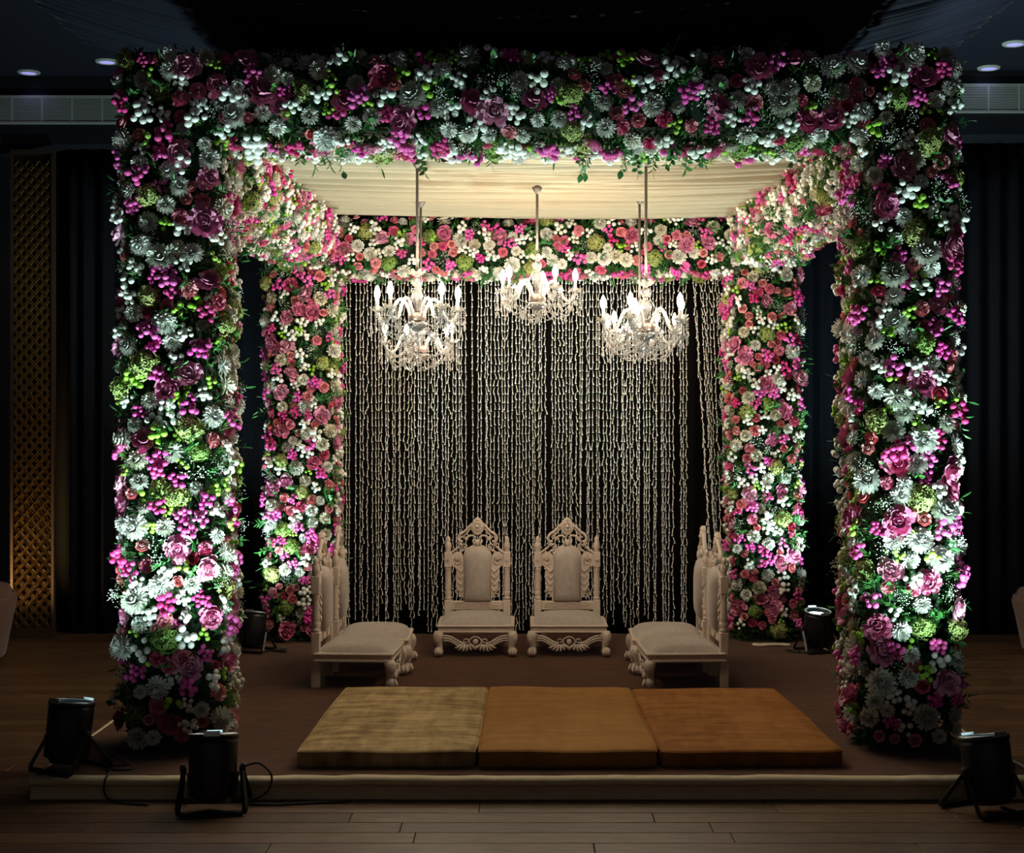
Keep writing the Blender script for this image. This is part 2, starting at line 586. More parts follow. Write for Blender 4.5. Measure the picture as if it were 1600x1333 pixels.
# gilded lattice panel
t = thing('lattice_panel', 'tall gilded lattice panel standing against the dark wall at far left', 'panel', (-3.945, 12.1, 0.0))
w, h = 0.175, 3.93
fr = MB()
fr.box((-w, -0.03, 0.0), (-w + 0.022, 0.03, h)).box((w - 0.022, -0.03, 0.0), (w, 0.03, h))
fr.box((-w + 0.022, -0.03, 0.0), (w - 0.022, 0.03, 0.09)).box((-w + 0.022, -0.03, h - 0.03), (w - 0.022, 0.03, h))
fr.build('frame', M['panel'], t)
MB().box((-w + 0.01, 0.02, 0.05), (w - 0.01, 0.03, h - 0.02)).build('backing', M['panel'], t)
lat = MB()
cs = 0.0825
zz = 0.09
row = 0
while zz < h - 0.1:
    for k in range(5):
        cx = -w + 0.022 + cs * (k + (0.5 if row % 2 else 0.0))
        if cx > w - 0.02 or cx < -w + 0.02:
            continue
        # one scale of the lattice: a raised diamond ring
        R = 0.040
        ring = [(cx + R * 0.95, zz), (cx, zz + R * 1.15), (cx - R * 0.95, zz), (cx, zz - R * 1.15)]
        inn = [(cx + (p[0] - cx) * 0.62, zz + (p[1] - zz) * 0.62) for p in ring]
        vs = [(p[0], -0.006, p[1]) for p in ring] + [(cx + (p[0] - cx) * 0.8, -0.024, zz + (p[1] - zz) * 0.8) for p in ring] + [(p[0], -0.006, p[1]) for p in inn]
        fs = []
        for a in range(2):
            for j in range(4):
                i0, i1 = a * 4 + j, a * 4 + (j + 1) % 4
                fs.append((i0, i1, i1 + 4, i0 + 4))
        lat.add(vs, fs)
    zz += 0.047
    row += 1
lo = lat.build('lattice', M['gold'], t)
lo['kind'] = 'stuff'

# small warm lamp on the floor just beyond the lattice panel: lights its foot
t = thing('floor_lamp', 'small warm floor uplight at the foot of the gilded lattice', 'lamp', (-4.33, 11.62, 0))
MB().lathe([(0.06, 0), (0.06, 0.02), (0.035, 0.03), (0.045, 0.18), (0.05, 0.2)], 14).build('can', M['black'], t)
MB().lathe([(0.001, 0.202), (0.042, 0.202), (0.042, 0.2)], 14, cap=False).build('lens', mat('warm_lens', (1, .8, .5), 0.3, emit=(1, 0.62, 0.25), estr=4), t)
ld = bpy.data.lights.new('warm_lamp', 'SPOT')
ld.energy = 60
ld.color = (1.0, 0.6, 0.22)
ld.spot_size = radians(80)
ld.spot_blend = 0.9
ld.shadow_soft_size = 0.04
lo = bpy.data.objects.new('warm_lamp', ld)
COL.objects.link(lo)
lo.parent = t
lo.location = (0, 0, 0.225)
lo.rotation_euler = Vector((0.40, 0.45, 0.42)).to_track_quat('-Z', 'Y').to_euler()


def tub_seat(label, loc, sc):
    t = thing('tub_seat', label, 'seat', loc, group='dusty pink tub seats at the sides')
    MB().lathe([(0.36, 0.03), (0.38, 0.05), (0.43, 0.30), (0.46, 0.43), (0.45, 0.47), (0.42, 0.48)], 32).build('body', M['tub'], t)
    MB().lathe([(0.415, 0.478), (0.42, 0.50), (0.40, 0.535), (0.25, 0.55), (0.01, 0.555)], 32, cap=False).build('cushion', M['tub'], t)
    MB().tube([(0.438 * cos(a), 0.438 * sin(a), 0.478) for a in [2 * pi * k / 40 for k in range(40)]], 0.008, 5, closed=True).build('piping', M['tub'], t)
    ft = MB().lathe([(0.02, 0), (0.025, 0.035)], 8).mesh('foot', M['black2'])
    for a in range(4):
        put('foot', ft, t, (0.28 * cos(a * pi / 2 + .7), 0.28 * sin(a * pi / 2 + .7), 0))
    t.scale = (sc, sc, sc)


tub_seat('dusty pink tub seat cut by the left picture edge', (-4.18, 10.95, 0), 1.03)
tub_seat('dusty pink tub seat cut by the right picture edge', (4.10, 11.3, 0), 0.9)

# ------------------------------------------------------------------ platform
XL0, XL1, XR0, XR1, Y0, Y1 = -2.30, -2.20, 2.42, 2.14, 7.02, 11.62
t = thing('stage_platform', 'low stage platform covered in brown carpet with cream front skirt', 'platform', (0, 0, 0))


def quad(x, y):
    v = (y - Y0) / (Y1 - Y0)
    a, b = XL0 + (XL1 - XL0) * v, XR0 + (XR1 - XR0) * v
    return a + (b - a) * x


def slab(z0, z1, inset):
    vs = []
    for z in (z0, z1):
        vs += [(XL0 + inset, Y0 + inset, z), (XR0 - inset, Y0 + inset, z), (XR1 - inset, Y1 - inset, z), (XL1 + inset, Y1 - inset, z)]
    return MB().add(vs, [(0, 3, 2, 1), (4, 5, 6, 7), (0, 1, 5, 4), (1, 2, 6, 5), (2, 3, 7, 6), (3, 0, 4, 7)])


slab(0.0015, PZ - 0.012, 0.03).build('deck', M['ply'], t)
slab(PZ - 0.012, PZ, 0.022).build('carpet', M['carpet'], t)
r = random.Random(11)
wob = [r.uniform(-1, 1) for _ in range(60)]


def sk(u, v):
    # cross-section: rolled cloth nosing on top, then a slightly hollow fall to the floor
    prof = [(0.05, PZ - 0.004), (0.014, PZ - 0.0012), (-0.014, PZ - 0.005), (-0.030, PZ - 0.018), (-0.030, PZ - 0.032), (-0.016, PZ - 0.042), (0.004, PZ - 0.046), (-0.004, 0.018), (-0.010, 0.002)]
    p = prof[int(round(v * 8))]
    k = u * 50
    i = int(min(k, 57))
    wv = wob[i] * (1 - (k - i)) + wob[i + 1] * (k - i)
    return (XL0 + (XR0 - XL0) * u, Y0 + p[0] + 0.003 * wv, p[1] + 0.0022 * wv * (p[1] / PZ))


MB().grid(100, 8, sk).build('front_skirt', M['skirt'], t)
for (a, b) in (((XL0, Y0), (XL1, Y1)), ((XR0, Y0), (XR1, Y1)), ((XL1, Y1), (XR1, Y1))):
    n = 24
    pts = [(a[0] + (b[0] - a[0]) * k / n, a[1] + (b[1] - a[1]) * k / n, PZ - 0.0155 + 0.002 * sin(k * 2.1)) for k in range(n + 1)]
    MB().tube(pts, 0.013, 6).build('edge_strip', M['skirt'], t)
    sd = MB()
    sd.grid(24, 2, lambda u, v: (a[0] + (b[0] - a[0]) * u, a[1] + (b[1] - a[1]) * u, 0.002 + (PZ - 0.02) * v))
    sd.build('side_skirt', M['skirt'], t)


# ------------------------------------------------------------------ flowers: one mesh per kind and variant
def petal(mb, ang, r0, z0, L, w, e0, e1, n=3, cup=0.25, mi=0, tip=0.25, wave=0.0, rr=None, base_w=0.35):
    """one petal as a bent strip; e0/e1 elevation angles at base and tip"""
    ca, sa = cos(ang), sin(ang)
    pr, pz = r0, z0
    vs = []
    for i in range(n + 1):
        t = i / n
        wd = w * (base_w + (1 - base_w) * sin(min(1.0, t * 1.35) * pi / 2)) if t < 0.75 else w * (1 - (1 - tip) * (t - 0.75) / 0.25)
        e = e0 + (e1 - e0) * t
        nx, nz = -sin(e), cos(e)
        for s in (-1, 0, 1):
            lift = cup * wd * (abs(s))
            if wave and t > 0.6:
                lift += wave * wd * (rr.uniform(-1, 1) if rr else (1 if s else -1))
            x, zz2 = pr + nx * lift, pz + nz * lift
            vs.append((x * ca - s * wd * sa, x * sa + s * wd * ca, zz2))
        if i < n:
            em = e0 + (e1 - e0) * (t + 0.5 / n)
            pr += cos(em) * L / n
            pz += sin(em) * L / n
    fs = []
    for i in range(n):
        for s in range(2):
            a = i * 3 + s
            fs.append((a, a + 1, a + 4, a + 3))
    mb.add(vs, fs, mi)


def chrysanthemum(rr, R=0.05, full=False):
    mb = MB()
    rings = [(17, 0.16, 0.86, -14, 2), (17, 0.14, 0.86, 6, 18), (15, 0.12, 0.80, 24, 42), (13, 0.10, 0.70, 42, 68), (9, 0.07, 0.56, 58, 100)]
    pw = 0.135
    if full:
        rings = [(16, 0.2, 0.82, -40, -14), (17, 0.18, 0.86, -14, 16), (17, 0.16, 0.86, 10, 46), (15, 0.14, 0.82, 30, 74), (12, 0.12, 0.76, 48, 98), (9, 0.08, 0.68, 62, 120), (5, 0.04, 0.62, 76, 130)]
        pw = 0.155
    for k, (n, r0, L, e0, e1) in enumerate(rings):
        o = rr.uniform(0, 6)
        for j in range(n):
            petal(mb, o + 2 * pi * j / n + rr.uniform(-.08, .08), r0 * R, 0.05 * R * k, L * R * rr.uniform(.86, 1.08), pw * R * rr.uniform(.85, 1.1), radians(e0 + rr.uniform(-8, 8)), radians(e1 + rr.uniform(-14, 14)), 3, 0.42, tip=0.55)
    if not full:
        mb.ball((0, 0, 0.24 * R), 0.15 * R, 8, 4, 1, (1, 1, 0.7))
    mb.ball((0, 0, -0.02 * R), 0.34 * R, 8, 4, 0, (1, 1, 0.8))
    return mb


def peony(rr, R=0.068):
    mb = MB()
    for (n, r0, L, w, e0, e1, wv) in ((8, 0.15, 1.0, 0.36, 5, 30, 0.2), (8, 0.13, 0.95, 0.33, 25, 60, 0.25), (9, 0.12, 0.85, 0.28, 38, 85, 0.3), (9, 0.10, 0.75, 0.22, 50, 105, 0.35), (8, 0.05, 0.72, 0.18, 66, 110, 0.4), (5, 0.02, 0.68, 0.15, 80, 115, 0.4)):
        o = rr.uniform(0, 6)
        for j in range(n):
            petal(mb, o + 2 * pi * j / n + rr.uniform(-.2, .2), r0 * R, 0, L * R * rr.uniform(.85, 1.1), w * R * rr.uniform(.85, 1.1), radians(e0 + rr.uniform(-12, 12)), radians(e1 + rr.uniform(-20, 20)), 4, 0.3, tip=0.8, wave=wv, rr=rr)
    mb.ball((0, 0, 0.22 * R), 0.38 * R, 8, 5, 0)
    return mb


def carnation(rr, R=0.042):
    mb = MB()
    for (n, L, w, e0, e1) in ((12, 1.0, 0.24, 8, 4), (12, 0.98, 0.22, 26, 30), (11, 0.92, 0.2, 42, 56), (9, 0.88, 0.18, 58, 82), (6, 0.85, 0.15, 74, 100)):
        o = rr.uniform(0, 6)
        for j in range(n):
            petal(mb, o + 2 * pi * j / n + rr.uniform(-.2, .2), 0.08 * R, 0, L * R * rr.uniform(.9, 1.08), w * R, radians(e0 + rr.uniform(-8, 8)), radians(e1 + rr.uniform(-14, 14)), 3, 0.2, tip=1.05, wave=0.5, rr=rr, base_w=0.2)
    mb.ball((0, 0, 0.25 * R), 0.35 * R, 7, 4, 0)
    return mb


def rose(rr, R=0.034):
    mb = MB()
    for (n, r0, L, w, e0, e1) in ((6, 0.2, 0.95, 0.5, 10, 35), (5, 0.2, 0.95, 0.5, 40, 80), (5, 0.18, 0.95, 0.42, 62, 100), (4, 0.12, 0.95, 0.32, 76, 108), (3, 0.05, 0.95, 0.22, 86, 105)):
        o = rr.uniform(0, 6)
        for j in range(n):
            petal(mb, o + 2 * pi * j / n, r0 * R, 0, L * R, w * R, radians(e0 + rr.uniform(-6, 6)), radians(e1), 4, 0.35, tip=0.55)
    mb.ball((0, 0, 0.25 * R), 0.34 * R, 8, 4, 0)
    return mb


def hydrangea(rr, R=0.066, n=74):
    mb = MB()
    for k in range(n):
        ph = math.acos(1 - 1.35 * (k + 0.5) / n)
        a = k * 2.399963
        d = Vector((sin(ph) * cos(a), sin(ph) * sin(a), cos(ph)))
        q = d.to_track_quat('Z', 'Y')
        c = d * R * rr.uniform(0.72, 1.06)
        q = (d + Vector((rr.gauss(0, .3), rr.gauss(0, .3), rr.gauss(0, .3)))).to_track_quat('Z', 'Y')
        sp = rr.uniform(0, 1.57)
        for j in range(4):
            b = sp + j * pi / 2
            w = 0.15 * R * rr.uniform(.8, 1.2)
            pts = [Vector((0, 0, 0)), Vector((cos(b - .55) * w * 1.1, sin(b - .55) * w * 1.1, 0.04 * R)), Vector((cos(b) * w * 1.75, sin(b) * w * 1.75, -0.02 * R + rr.uniform(-.04, .06) * R)), Vector((cos(b + .55) * w * 1.1, sin(b + .55) * w * 1.1, 0.04 * R))]
            mb.add([q @ p + c for p in pts], [(0, 1, 2, 3)])
    mb.ball((0, 0, 0), 0.70 * R, 9, 6, 1)
    return mb


def button_spray(rr, n, br, spread, tall, squash=0.85, nu=8, nv=5):
    """pompon buttons on thin stems that fan out from one point; petals = mat 0, stem = mat 1"""
    mb = MB()
    for k in range(n):
        a = k * 2.4 + rr.uniform(-.4, .4)
        rad = spread * sqrt((k + 0.4) / n)
        c = Vector((rad * cos(a), rad * sin(a), tall * rr.uniform(0.55, 1.05) - 0.25 * rad))
        mb.tube([(0, 0, -0.05), (c.x * .5, c.y * .5, c.z * .35), c], 0.0016, 3, 1)
        b = br * rr.uniform(0.8, 1.15)
        mb.ball(c, b, nu, nv, 0, (1, 1, squash))
        for j in range(3):
            a2 = rr.uniform(0, 6.28)
            petal(mb, a2, 0.2 * b, 0, b * 1.0, b * 0.35, radians(30), radians(60), 2, 0.3) if False else None
    return mb


def gypsophila(rr, n=70, R=0.075):
    mb = MB()
    for k in range(9):
        a, e = rr.uniform(0, 6.28), rr.uniform(25, 85)
        d = Vector((cos(a) * cos(radians(e)), sin(a) * cos(radians(e)), sin(radians(e))))
        tip = d * R * rr.uniform(.7, 1.0)
        mb.tube([(0, 0, -0.03), d * R * .5, tip], 0.0009, 3, 1)
        for j in range(n // 9):
            p = tip + Vector((rr.gauss(0, .018), rr.gauss(0, .018), rr.gauss(0, .012)))
            mb.octa(p, rr.uniform(.0024, .0038), 0)
    return mb


def leaf_blade(mb, p, d, up, L, w, bend=0.25, mi=0):
    """one leaf with a folded midrib"""
    d = d.normalized()
    sd = d.cross(up)
    if sd.length < 1e-4:
        sd = d.orthogonal()
    sd.normalize()
    nn = sd.cross(d).normalized()
    vs = []
    for i, (t, ww) in enumerate(((0, 0.06), (0.25, 0.75), (0.55, 1.0), (0.8, 0.6), (1.0, 0.02))):
        c = p + d * L * t - nn * bend * L * t * t
        vs += [c - sd * w * ww + nn * w * 0.25 * ww, c, c + sd * w * ww + nn * w * 0.25 * ww]
    fs = []
    for i in range(4):
        for s in range(2):
            a = i * 3 + s
            fs.append((a, a + 1, a + 4, a + 3))
    mb.add(vs, fs, mi)


def sprig(rr, n=7, L=0.12, lw=0.016, ll=0.05, narrow=False):
    mb = MB()
    a = rr.uniform(0, 6.28)
    bx, by = cos(a), sin(a)
    path = [Vector((bx * L * .45 * t * t, by * L * .45 * t * t, -0.03 + (L + .03) * t)) for t in (0, .25, .5, .75, 1.0)]
    mb.tube(path, [0.002, 0.002, 0.0017, 0.0014, 0.001], 4, 1)
    for k in range(n):
        t = 0.3 + 0.7 * (k + 0.5) / n
        p = path[0].lerp(path[-1], t)
        p = Vector((bx * L * .45 * t * t, by * L * .45 * t * t, -0.03 + (L + .03) * t))
        side = 1 if k % 2 else -1
        d = Vector((-by * side, bx * side, 0.75 + rr.uniform(-.2, .3))) + Vector((rr.uniform(-.4, .4), rr.uniform(-.4, .4), 0))
        leaf_blade(mb, p, d, Vector((bx, by, .3)), ll * rr.uniform(.8, 1.1) * (1.1 - .35 * t), lw * rr.uniform(.85, 1.1) * (1.1 - .3 * t))
    leaf_blade(mb, path[-1], Vector((bx * .5, by * .5, 1)), Vector((by, -bx, 0.2)), ll, lw)
    return mb


KIND = {}


def variants(key, name, fn, mats, n, rad):
    rr = random.Random(hash(key) % 1 + len(KIND) * 17 + 5)
    KIND[key] = (name, [fn(rr).mesh(name, mats) for _ in range(n)], rad)


variants('mum', 'chrysanthemum', lambda r_: chrysanthemum(r_, 0.050), [M['white'], M['eye']], 3, 0.046)
variants('big', 'white_dahlia', lambda r_: chrysanthemum(r_, 0.066, True), [M['white']], 3, 0.058)
variants('cream', 'cream_dahlia', lambda r_: chrysanthemum(r_, 0.058, True), [M['cream']], 2, 0.052)
variants('peo', 'peony', lambda r_: peony(r_, 0.068), [M['pink']], 3, 0.060)
variants('car', 'carnation', lambda r_: carnation(r_, 0.043), [M['coral']], 3, 0.040)
variants('ros', 'rose', lambda r_: rose(r_, 0.036), [M['rose']], 3, 0.033)
variants('hyd', 'hydrangea', lambda r_: hydrangea(r_, 0.066), [M['hyd'], M['core']], 3, 0.060)
variants('wbs', 'white_button_spray', lambda r_: button_spray(r_, r_.randint(5, 8), 0.0185, 0.050, 0.065), [M['white'], M['stem']], 5, 0.050)
variants('mbs', 'magenta_bud_spray', lambda r_: button_spray(r_, r_.randint(7, 12), 0.0165, 0.050, 0.065, 0.95), [M['magenta'], M['stem']], 5, 0.048)
variants('gbs', 'green_button_spray', lambda r_: button_spray(r_, r_.randint(3, 6), 0.0165, 0.040, 0.065, 0.8), [M['lime'], M['stem']], 4, 0.036)
variants('gyp', 'gypsophila_spray', gypsophila, [M['white'], M['stem']], 3, 0.055)
variants('spr', 'leaf_sprig', lambda r_: sprig(r_, 7, 0.105, 0.016, 0.046), [M['leaf'], M['stem']], 4, 0.05)
variants('frn', 'fern_sprig', lambda r_: sprig(r_, 13, 0.13, 0.006, 0.062), [M['leaf'], M['stem']], 3, 0.05)

# per square metre, in the order they are laid
DENS = [('peo', 7.5), ('big', 9.5), ('hyd', 6), ('cream', 3.5), ('mum', 18), ('car', 13), ('gyp', 7), ('wbs', 20), ('mbs', 20), ('ros', 11), ('gbs', 11), ('spr', 24), ('frn', 18)]
DENS_IN = [('peo', 8), ('big', 5), ('hyd', 6), ('cream', 7), ('mum', 9), ('car', 15), ('gyp', 5), ('wbs', 24), ('mbs', 20), ('ros', 20), ('gbs', 6), ('spr', 32), ('frn', 24)]


BLOOM = 0.86             # blooms between the large ones run a little smaller


class Surface:
    """rounded rectangular sleeve: s runs round the section, t along the axis"""

    def __init__(self, ha, hb, rc, e1, e2, ax, L, origin):
        self.ha, self.hb, self.rc = ha, hb, rc
        self.e1, self.e2, self.ax, self.L, self.o = Vector(e1), Vector(e2), Vector(ax), L, Vector(origin)
        a, b = ha - rc, hb - rc
        self.seg = [2 * a, pi * rc / 2, 2 * b, pi * rc / 2, 2 * a, pi * rc / 2, 2 * b, pi * rc / 2]
        self.P = sum(self.seg)

    def at(self, s, t):
        s = s % self.P
        a, b, rc = self.ha - self.rc, self.hb - self.rc, self.rc
        k = 0
        while s > self.seg[k]:
            s -= self.seg[k]
            k += 1
        if k == 0:
            x, y, nx, ny = -a + s, -self.hb, 0, -1
        elif k == 2:
            x, y, nx, ny = self.ha, -b + s, 1, 0
        elif k == 4:
            x, y, nx, ny = a - s, self.hb, 0, 1
        elif k == 6:
            x, y, nx, ny = -self.ha, b - s, -1, 0
        else:
            cx, cy, a0 = {1: (a, -b, -pi / 2), 3: (a, b, 0), 5: (-a, b, pi / 2), 7: (-a, -b, pi)}[k]
            an = a0 + s / rc
            nx, ny = cos(an), sin(an)
            x, y = cx + rc * nx, cy + rc * ny
        n = self.e1 * nx + self.e2 * ny
        return self.o + self.e1 * x + self.e2 * y + self.ax * t, n


def dress(root, surf, ranges, seed, anchors=(), dens=DENS, t0=0.0, t1=None, n_leaves=4000, dens_k=1.0, core_pad=0.05):
    """cover the sleeve with blooms, sprays and leaves; every bloom is a part of its own"""
    rr = random.Random(seed)
    t1 = surf.L if t1 is None else t1
    placed = []
    P = surf.P
    upright = surf.ax.z > 0.9

    def clash(s, t, r_, k):
        for (s2, t2, r2) in placed:
            ds = abs(s - s2)
            ds = min(ds, P - ds)
            if ds < 0.15 and abs(t - t2) < 0.15 and ds * ds + (t - t2) ** 2 < (k * (r_ + r2)) ** 2:
                return True
        return False

    def lay(key, s, t, lift=None):
        name, meshes, rad = KIND[key]
        p, n = surf.at(s, t)
        tilt = 0.35 if key in ('spr', 'frn', 'gbs') else 0.22
        n2 = (n + Vector((rr.gauss(0, tilt), rr.gauss(0, tilt), rr.gauss(0, tilt) + (0.12 if abs(n.z) < .5 else 0)))).normalized()
        q = n2.to_track_quat('Z', 'Y') @ Quaternion((0, 0, 1), rr.uniform(0, 6.28))
        if key in ('wbs', 'mbs', 'gbs', 'gyp'):
            off = rr.uniform(-0.005, 0.035)
        elif key in ('spr', 'frn'):
            off = rr.uniform(-0.055, -0.005)
        else:
            off = rr.uniform(0.0, 0.045)
        if lift is not None:
            off = lift
        ob = bpy.data.objects.new(name, rr.choice(meshes))
        COL.objects.link(ob)
        ob.parent = root
        ob.location = p + n * off
        ob.rotation_mode = 'QUATERNION'
        ob.rotation_quaternion = q
        k = rr.uniform(0.86, 1.16) * (1.02 if lift is not None else BLOOM)
        ob.scale = (k, k, k)

    for (key, s, t) in anchors:
        if -0.05 < t < surf.L + 0.05:
            placed.append((s % P, t, KIND[key][2]))
            lay(key, s, t, rr.uniform(0.02, 0.05))
    span = sum(b - a for a, b in ranges)
    area = span * (t1 - t0)
    have = {}
    for (key, s, t) in anchors:
        have[key] = have.get(key, 0) + 1
    for key, dn in dens:
        want = int(dn * area * dens_k * 1.22) - have.get(key, 0)
        rad = KIND[key][2] * BLOOM
        k = 0.60 if key in ('spr', 'frn') else (0.78 if key in ('gyp', 'wbs', 'mbs', 'gbs') else 0.86)
        tries = 0
        done = 0
        while done < want and tries < want * 30:
            tries += 1
            u = rr.uniform(0, span)
            for a, b in ranges:
                if u <= b - a:
                    s = a + u
                    break
                u -= b - a
            t = rr.uniform(t0, t1)
            if clash(s % P, t, rad, k):
                continue
            if upright and t < {'spr': .17, 'frn': .17, 'gyp': .13, 'wbs': .12, 'mbs': .12, 'gbs': .11}.get(key, .075):
                continue
            if key not in ('spr', 'frn'):
                placed.append((s % P, t, rad))
            lay(key, s, t)
            done += 1
    # dense small leaves between the blooms
    mb = MB()
    for k in range(n_leaves):
        p, n = surf.at(rr.uniform(0, P), rr.uniform(t0 - 0.035, t1 + 0.02))
        d = (n * rr.uniform(.3, 1.1) + Vector((rr.gauss(0, .6), rr.gauss(0, .6), rr.gauss(0, .6)))).normalized()
        L = rr.uniform(.035, .07)
        w = rr.uniform(.007, .015)
        sd = d.cross(Vector((rr.uniform(-1, 1), rr.uniform(-1, 1), rr.uniform(-1, 1))))
        sd.normalize()
        nn = sd.cross(d)
        p = p - n * 0.015
        m1 = p + d * L * .5 + nn * .2 * w
        lf = [p, m1 + sd * w, p + d * L - nn * .12 * L, m1 - sd * w]
        if upright:
            lf = [Vector((q.x, q.y, max(q.z, .003 + .01 * i_))) for i_, q in enumerate(lf)]
        mb.add(lf, [(0, 1, 2, 3)])
    fo = mb.build('foliage', M['foliage'], root)
    fo['kind'] = 'stuff'
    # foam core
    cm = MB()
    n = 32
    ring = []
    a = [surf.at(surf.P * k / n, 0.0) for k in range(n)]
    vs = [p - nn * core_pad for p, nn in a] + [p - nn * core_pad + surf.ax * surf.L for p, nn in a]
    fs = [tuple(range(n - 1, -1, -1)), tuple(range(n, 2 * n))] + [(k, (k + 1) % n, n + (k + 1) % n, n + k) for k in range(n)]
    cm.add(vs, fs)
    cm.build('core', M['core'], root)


def parse(txt):
    out = []
    for w_ in txt.split():
        k, xy = w_.split(':')
        a, b = xy.split(',')
        out.append((k, float(a), float(b)))
    return out


A_LEFT = parse('''hyd:231,463 big:251,402 mum:299,396 car:295,451 mum:267,534 mum:207,540 hyd:225,570 peo:292,585 cream:343,600 mum:234,627
peo:225,690 hyd:295,670 mum:270,707 hyd:276,777 mum:324,651 mum:339,569 mum:187,572 big:213,824 mum:257,824 peo:276,857 mum:341,867 big:250,917
mum:299,914 big:213,939 peo:322,966 hyd:261,1000 big:193,1016 car:245,1030 car:264,1041 car:286,1029 peo:297,1045 big:247,1074 car:328,1085
car:245,1106 peo:265,1128 big:336,1130 mum:266,109 peo:293,107 big:335,151 big:189,214 car:283,154 mum:217,255 peo:280,239 mum:320,249 hyd:231,305
mum:260,320 mum:280,291 peo:190,362 peo:315,346 mbs:205,165 mbs:258,210 wbs:225,185 wbs:310,190 gbs:235,215 mbs:345,215 wbs:292,258 wbs:195,340 mbs:220,275
mbs:262,432 mbs:230,520 mbs:310,545 mbs:245,585 gbs:215,600 mbs:300,632 mbs:345,665 gbs:247,678 mbs:245,715 mbs:250,735 gbs:287,723 gyp:300,735 gbs:290,485
mbs:200,868 gbs:342,820 gbs:283,890 mbs:262,948 mbs:345,985 wbs:295,1000 wbs:222,1015 mbs:215,1055 mbs:298,1070 gbs:265,1092 gyp:245,855 wbs:255,890 mbs:290,830''')
A_RIGHT = parse('''big:1447,394 peo:1482,393 big:1397,430 mum:1455,419 mum:1400,463 big:1403,503 mum:1372,533 mum:1421,525 hyd:1444,537 mum:1458,566
peo:1441,597 ros:1468,615 mum:1373,611 big:1403,621 hyd:1373,657 mum:1416,645 mum:1477,663 big:1444,686 mum:1346,685 mum:1490,695 peo:1403,722
peo:1479,739 mum:1433,726 big:1362,752 mum:1413,758 hyd:1440,777 mum:1407,775 peo:1346,812 peo:1403,815 big:1473,800 mum:1399,843 big:1438,845
peo:1391,892 big:1470,874 peo:1454,909 mum:1425,876 peo:1485,953 peo:1375,982 mum:1408,986 hyd:1443,982 peo:1377,1021 mum:1424,1024 mum:1444,947
car:1429,1041 peo:1477,1068 big:1378,1068 mum:1422,1059 big:1447,1120 mum:1485,1119 mum:1372,1095 ros:1443,1073 mum:1380,77 big:1424,88 mum:1465,154
peo:1446,123 hyd:1407,154 mum:1350,158 hyd:1453,221 mum:1432,249 peo:1407,262 peo:1385,321 hyd:1430,362 mum:1399,375 mum:1349,250 big:1446,394
peo:1481,384 mum:1490,104 mbs:1430,150 wbs:1400,120 gbs:1375,205 wbs:1415,300 mbs:1345,300 gbs:1435,317 wbs:1380,355 gbs:1372,400 gyp:1390,225 gyp:1462,300
mbs:1357,493 gbs:1420,485 wbs:1437,455 gyp:1400,545 gbs:1393,590 mbs:1400,575 wbs:1430,572 mbs:1485,645 gyp:1450,655 gbs:1428,665 mbs:1390,700 gyp:1365,730
mbs:1465,832 gbs:1450,865 gyp:1385,868 gyp:1412,940 mbs:1400,1015 mbs:1490,900 wbs:1460,1030 gyp:1400,1055 gbs:1450,1050 wbs:1420,1105 mbs:1370,940 gbs:1355,830''')
A_BEAM = parse('''mum:409,175 mum:484,181 peo:407,143 mum:555,129 peo:538,159 mum:581,182 big:645,149 peo:633,189 mum:701,197 peo:737,158 peo:771,175
mum:731,201 big:731,94 peo:501,224 big:507,207 mum:699,227 mum:811,126 peo:834,158 mum:880,106 peo:1007,100 ros:965,127 mum:944,160 big:1021,163
peo:1122,166 mum:1154,155 peo:1188,109 mum:1234,138 big:1225,160 big:1047,232 peo:932,217 peo:1073,230 peo:1119,232 mum:947,195 mum:1270,85 peo:1248,96
peo:383,102 mum:375,84 wbs:528,103 wbs:665,122 wbs:775,96 mbs:400,118 gbs:527,130 gbs:630,118 mbs:563,155 wbs:605,155 wbs:765,150 mbs:625,200 mbs:680,212
gbs:667,145 wbs:840,130 gbs:970,100 gbs:985,100 wbs:1055,115 wbs:1005,135 mbs:985,165 gyp:925,158 gyp:1040,140 gyp:1100,165 gbs:1055,195 wbs:1140,190
wbs:1175,135 mbs:1215,105 mbs:1080,150 gyp:705,145 gyp:780,135 wbs:1095,215 mbs:860,215 mbs:955,228 wbs:470,240 mbs:455,210 wbs:395,205 gyp:1160,95''')

mandap = 'four flower covered pillars of the wedding canopy'
beams = 'four flower covered beams of the wedding canopy'
HP = 0.215
PILLARS = [('flower_pillar', 'front left pillar of pink and white flowers behind two black stage lamps', -1.755, 7.685, 3.50, 21),
           ('flower_pillar', 'front right pillar thick with white blooms and pink peonies', 1.915, 7.685, 3.52, 22),
           ('flower_pillar', 'rear left pillar of flowers behind the left pair of carved chairs', -1.665, 11.38, 3.00, 23),
           ('flower_pillar', 'rear right pillar of flowers beside the glowing lamp and right carved chairs', 1.805, 11.38, 3.00, 24)]
for i, (nm, lb, X, Y, H, sd) in enumerate(PILLARS):
    t = thing(nm, lb, 'flower pillar', (X, Y, PZ), group=mandap)
    sf = Surface(HP, HP, 0.07, (1, 0, 0), (0, 1, 0), (0, 0, 1), H, (0, 0, 0))
    a0 = HP - 0.07
    anc = []
    if i < 2:
        d = Y - HP - 0.05
        for (k, px, py) in (A_LEFT, A_RIGHT)[i]:
            p = at(px, py, d)
            anc.append((k, (p.x - X) + a0, p.z - PZ))
    P = sf.P
    # front face, both sides, and a little round the rear corners
    side = sf.seg[1] + sf.seg[2] + sf.seg[3]
    rng = [(0.0, sf.seg[0] + side + 0.05), (P - side - 0.05, P)]
    if i < 2:
        # blooms continue on the inner side with the beam mix
        dress(t, sf, rng, sd, anc, DENS, 0.04, H - 0.03, 5400)
    else:
        dress(t, sf, rng, sd, anc, DENS_IN, 0.04, H - 0.03, 4800)

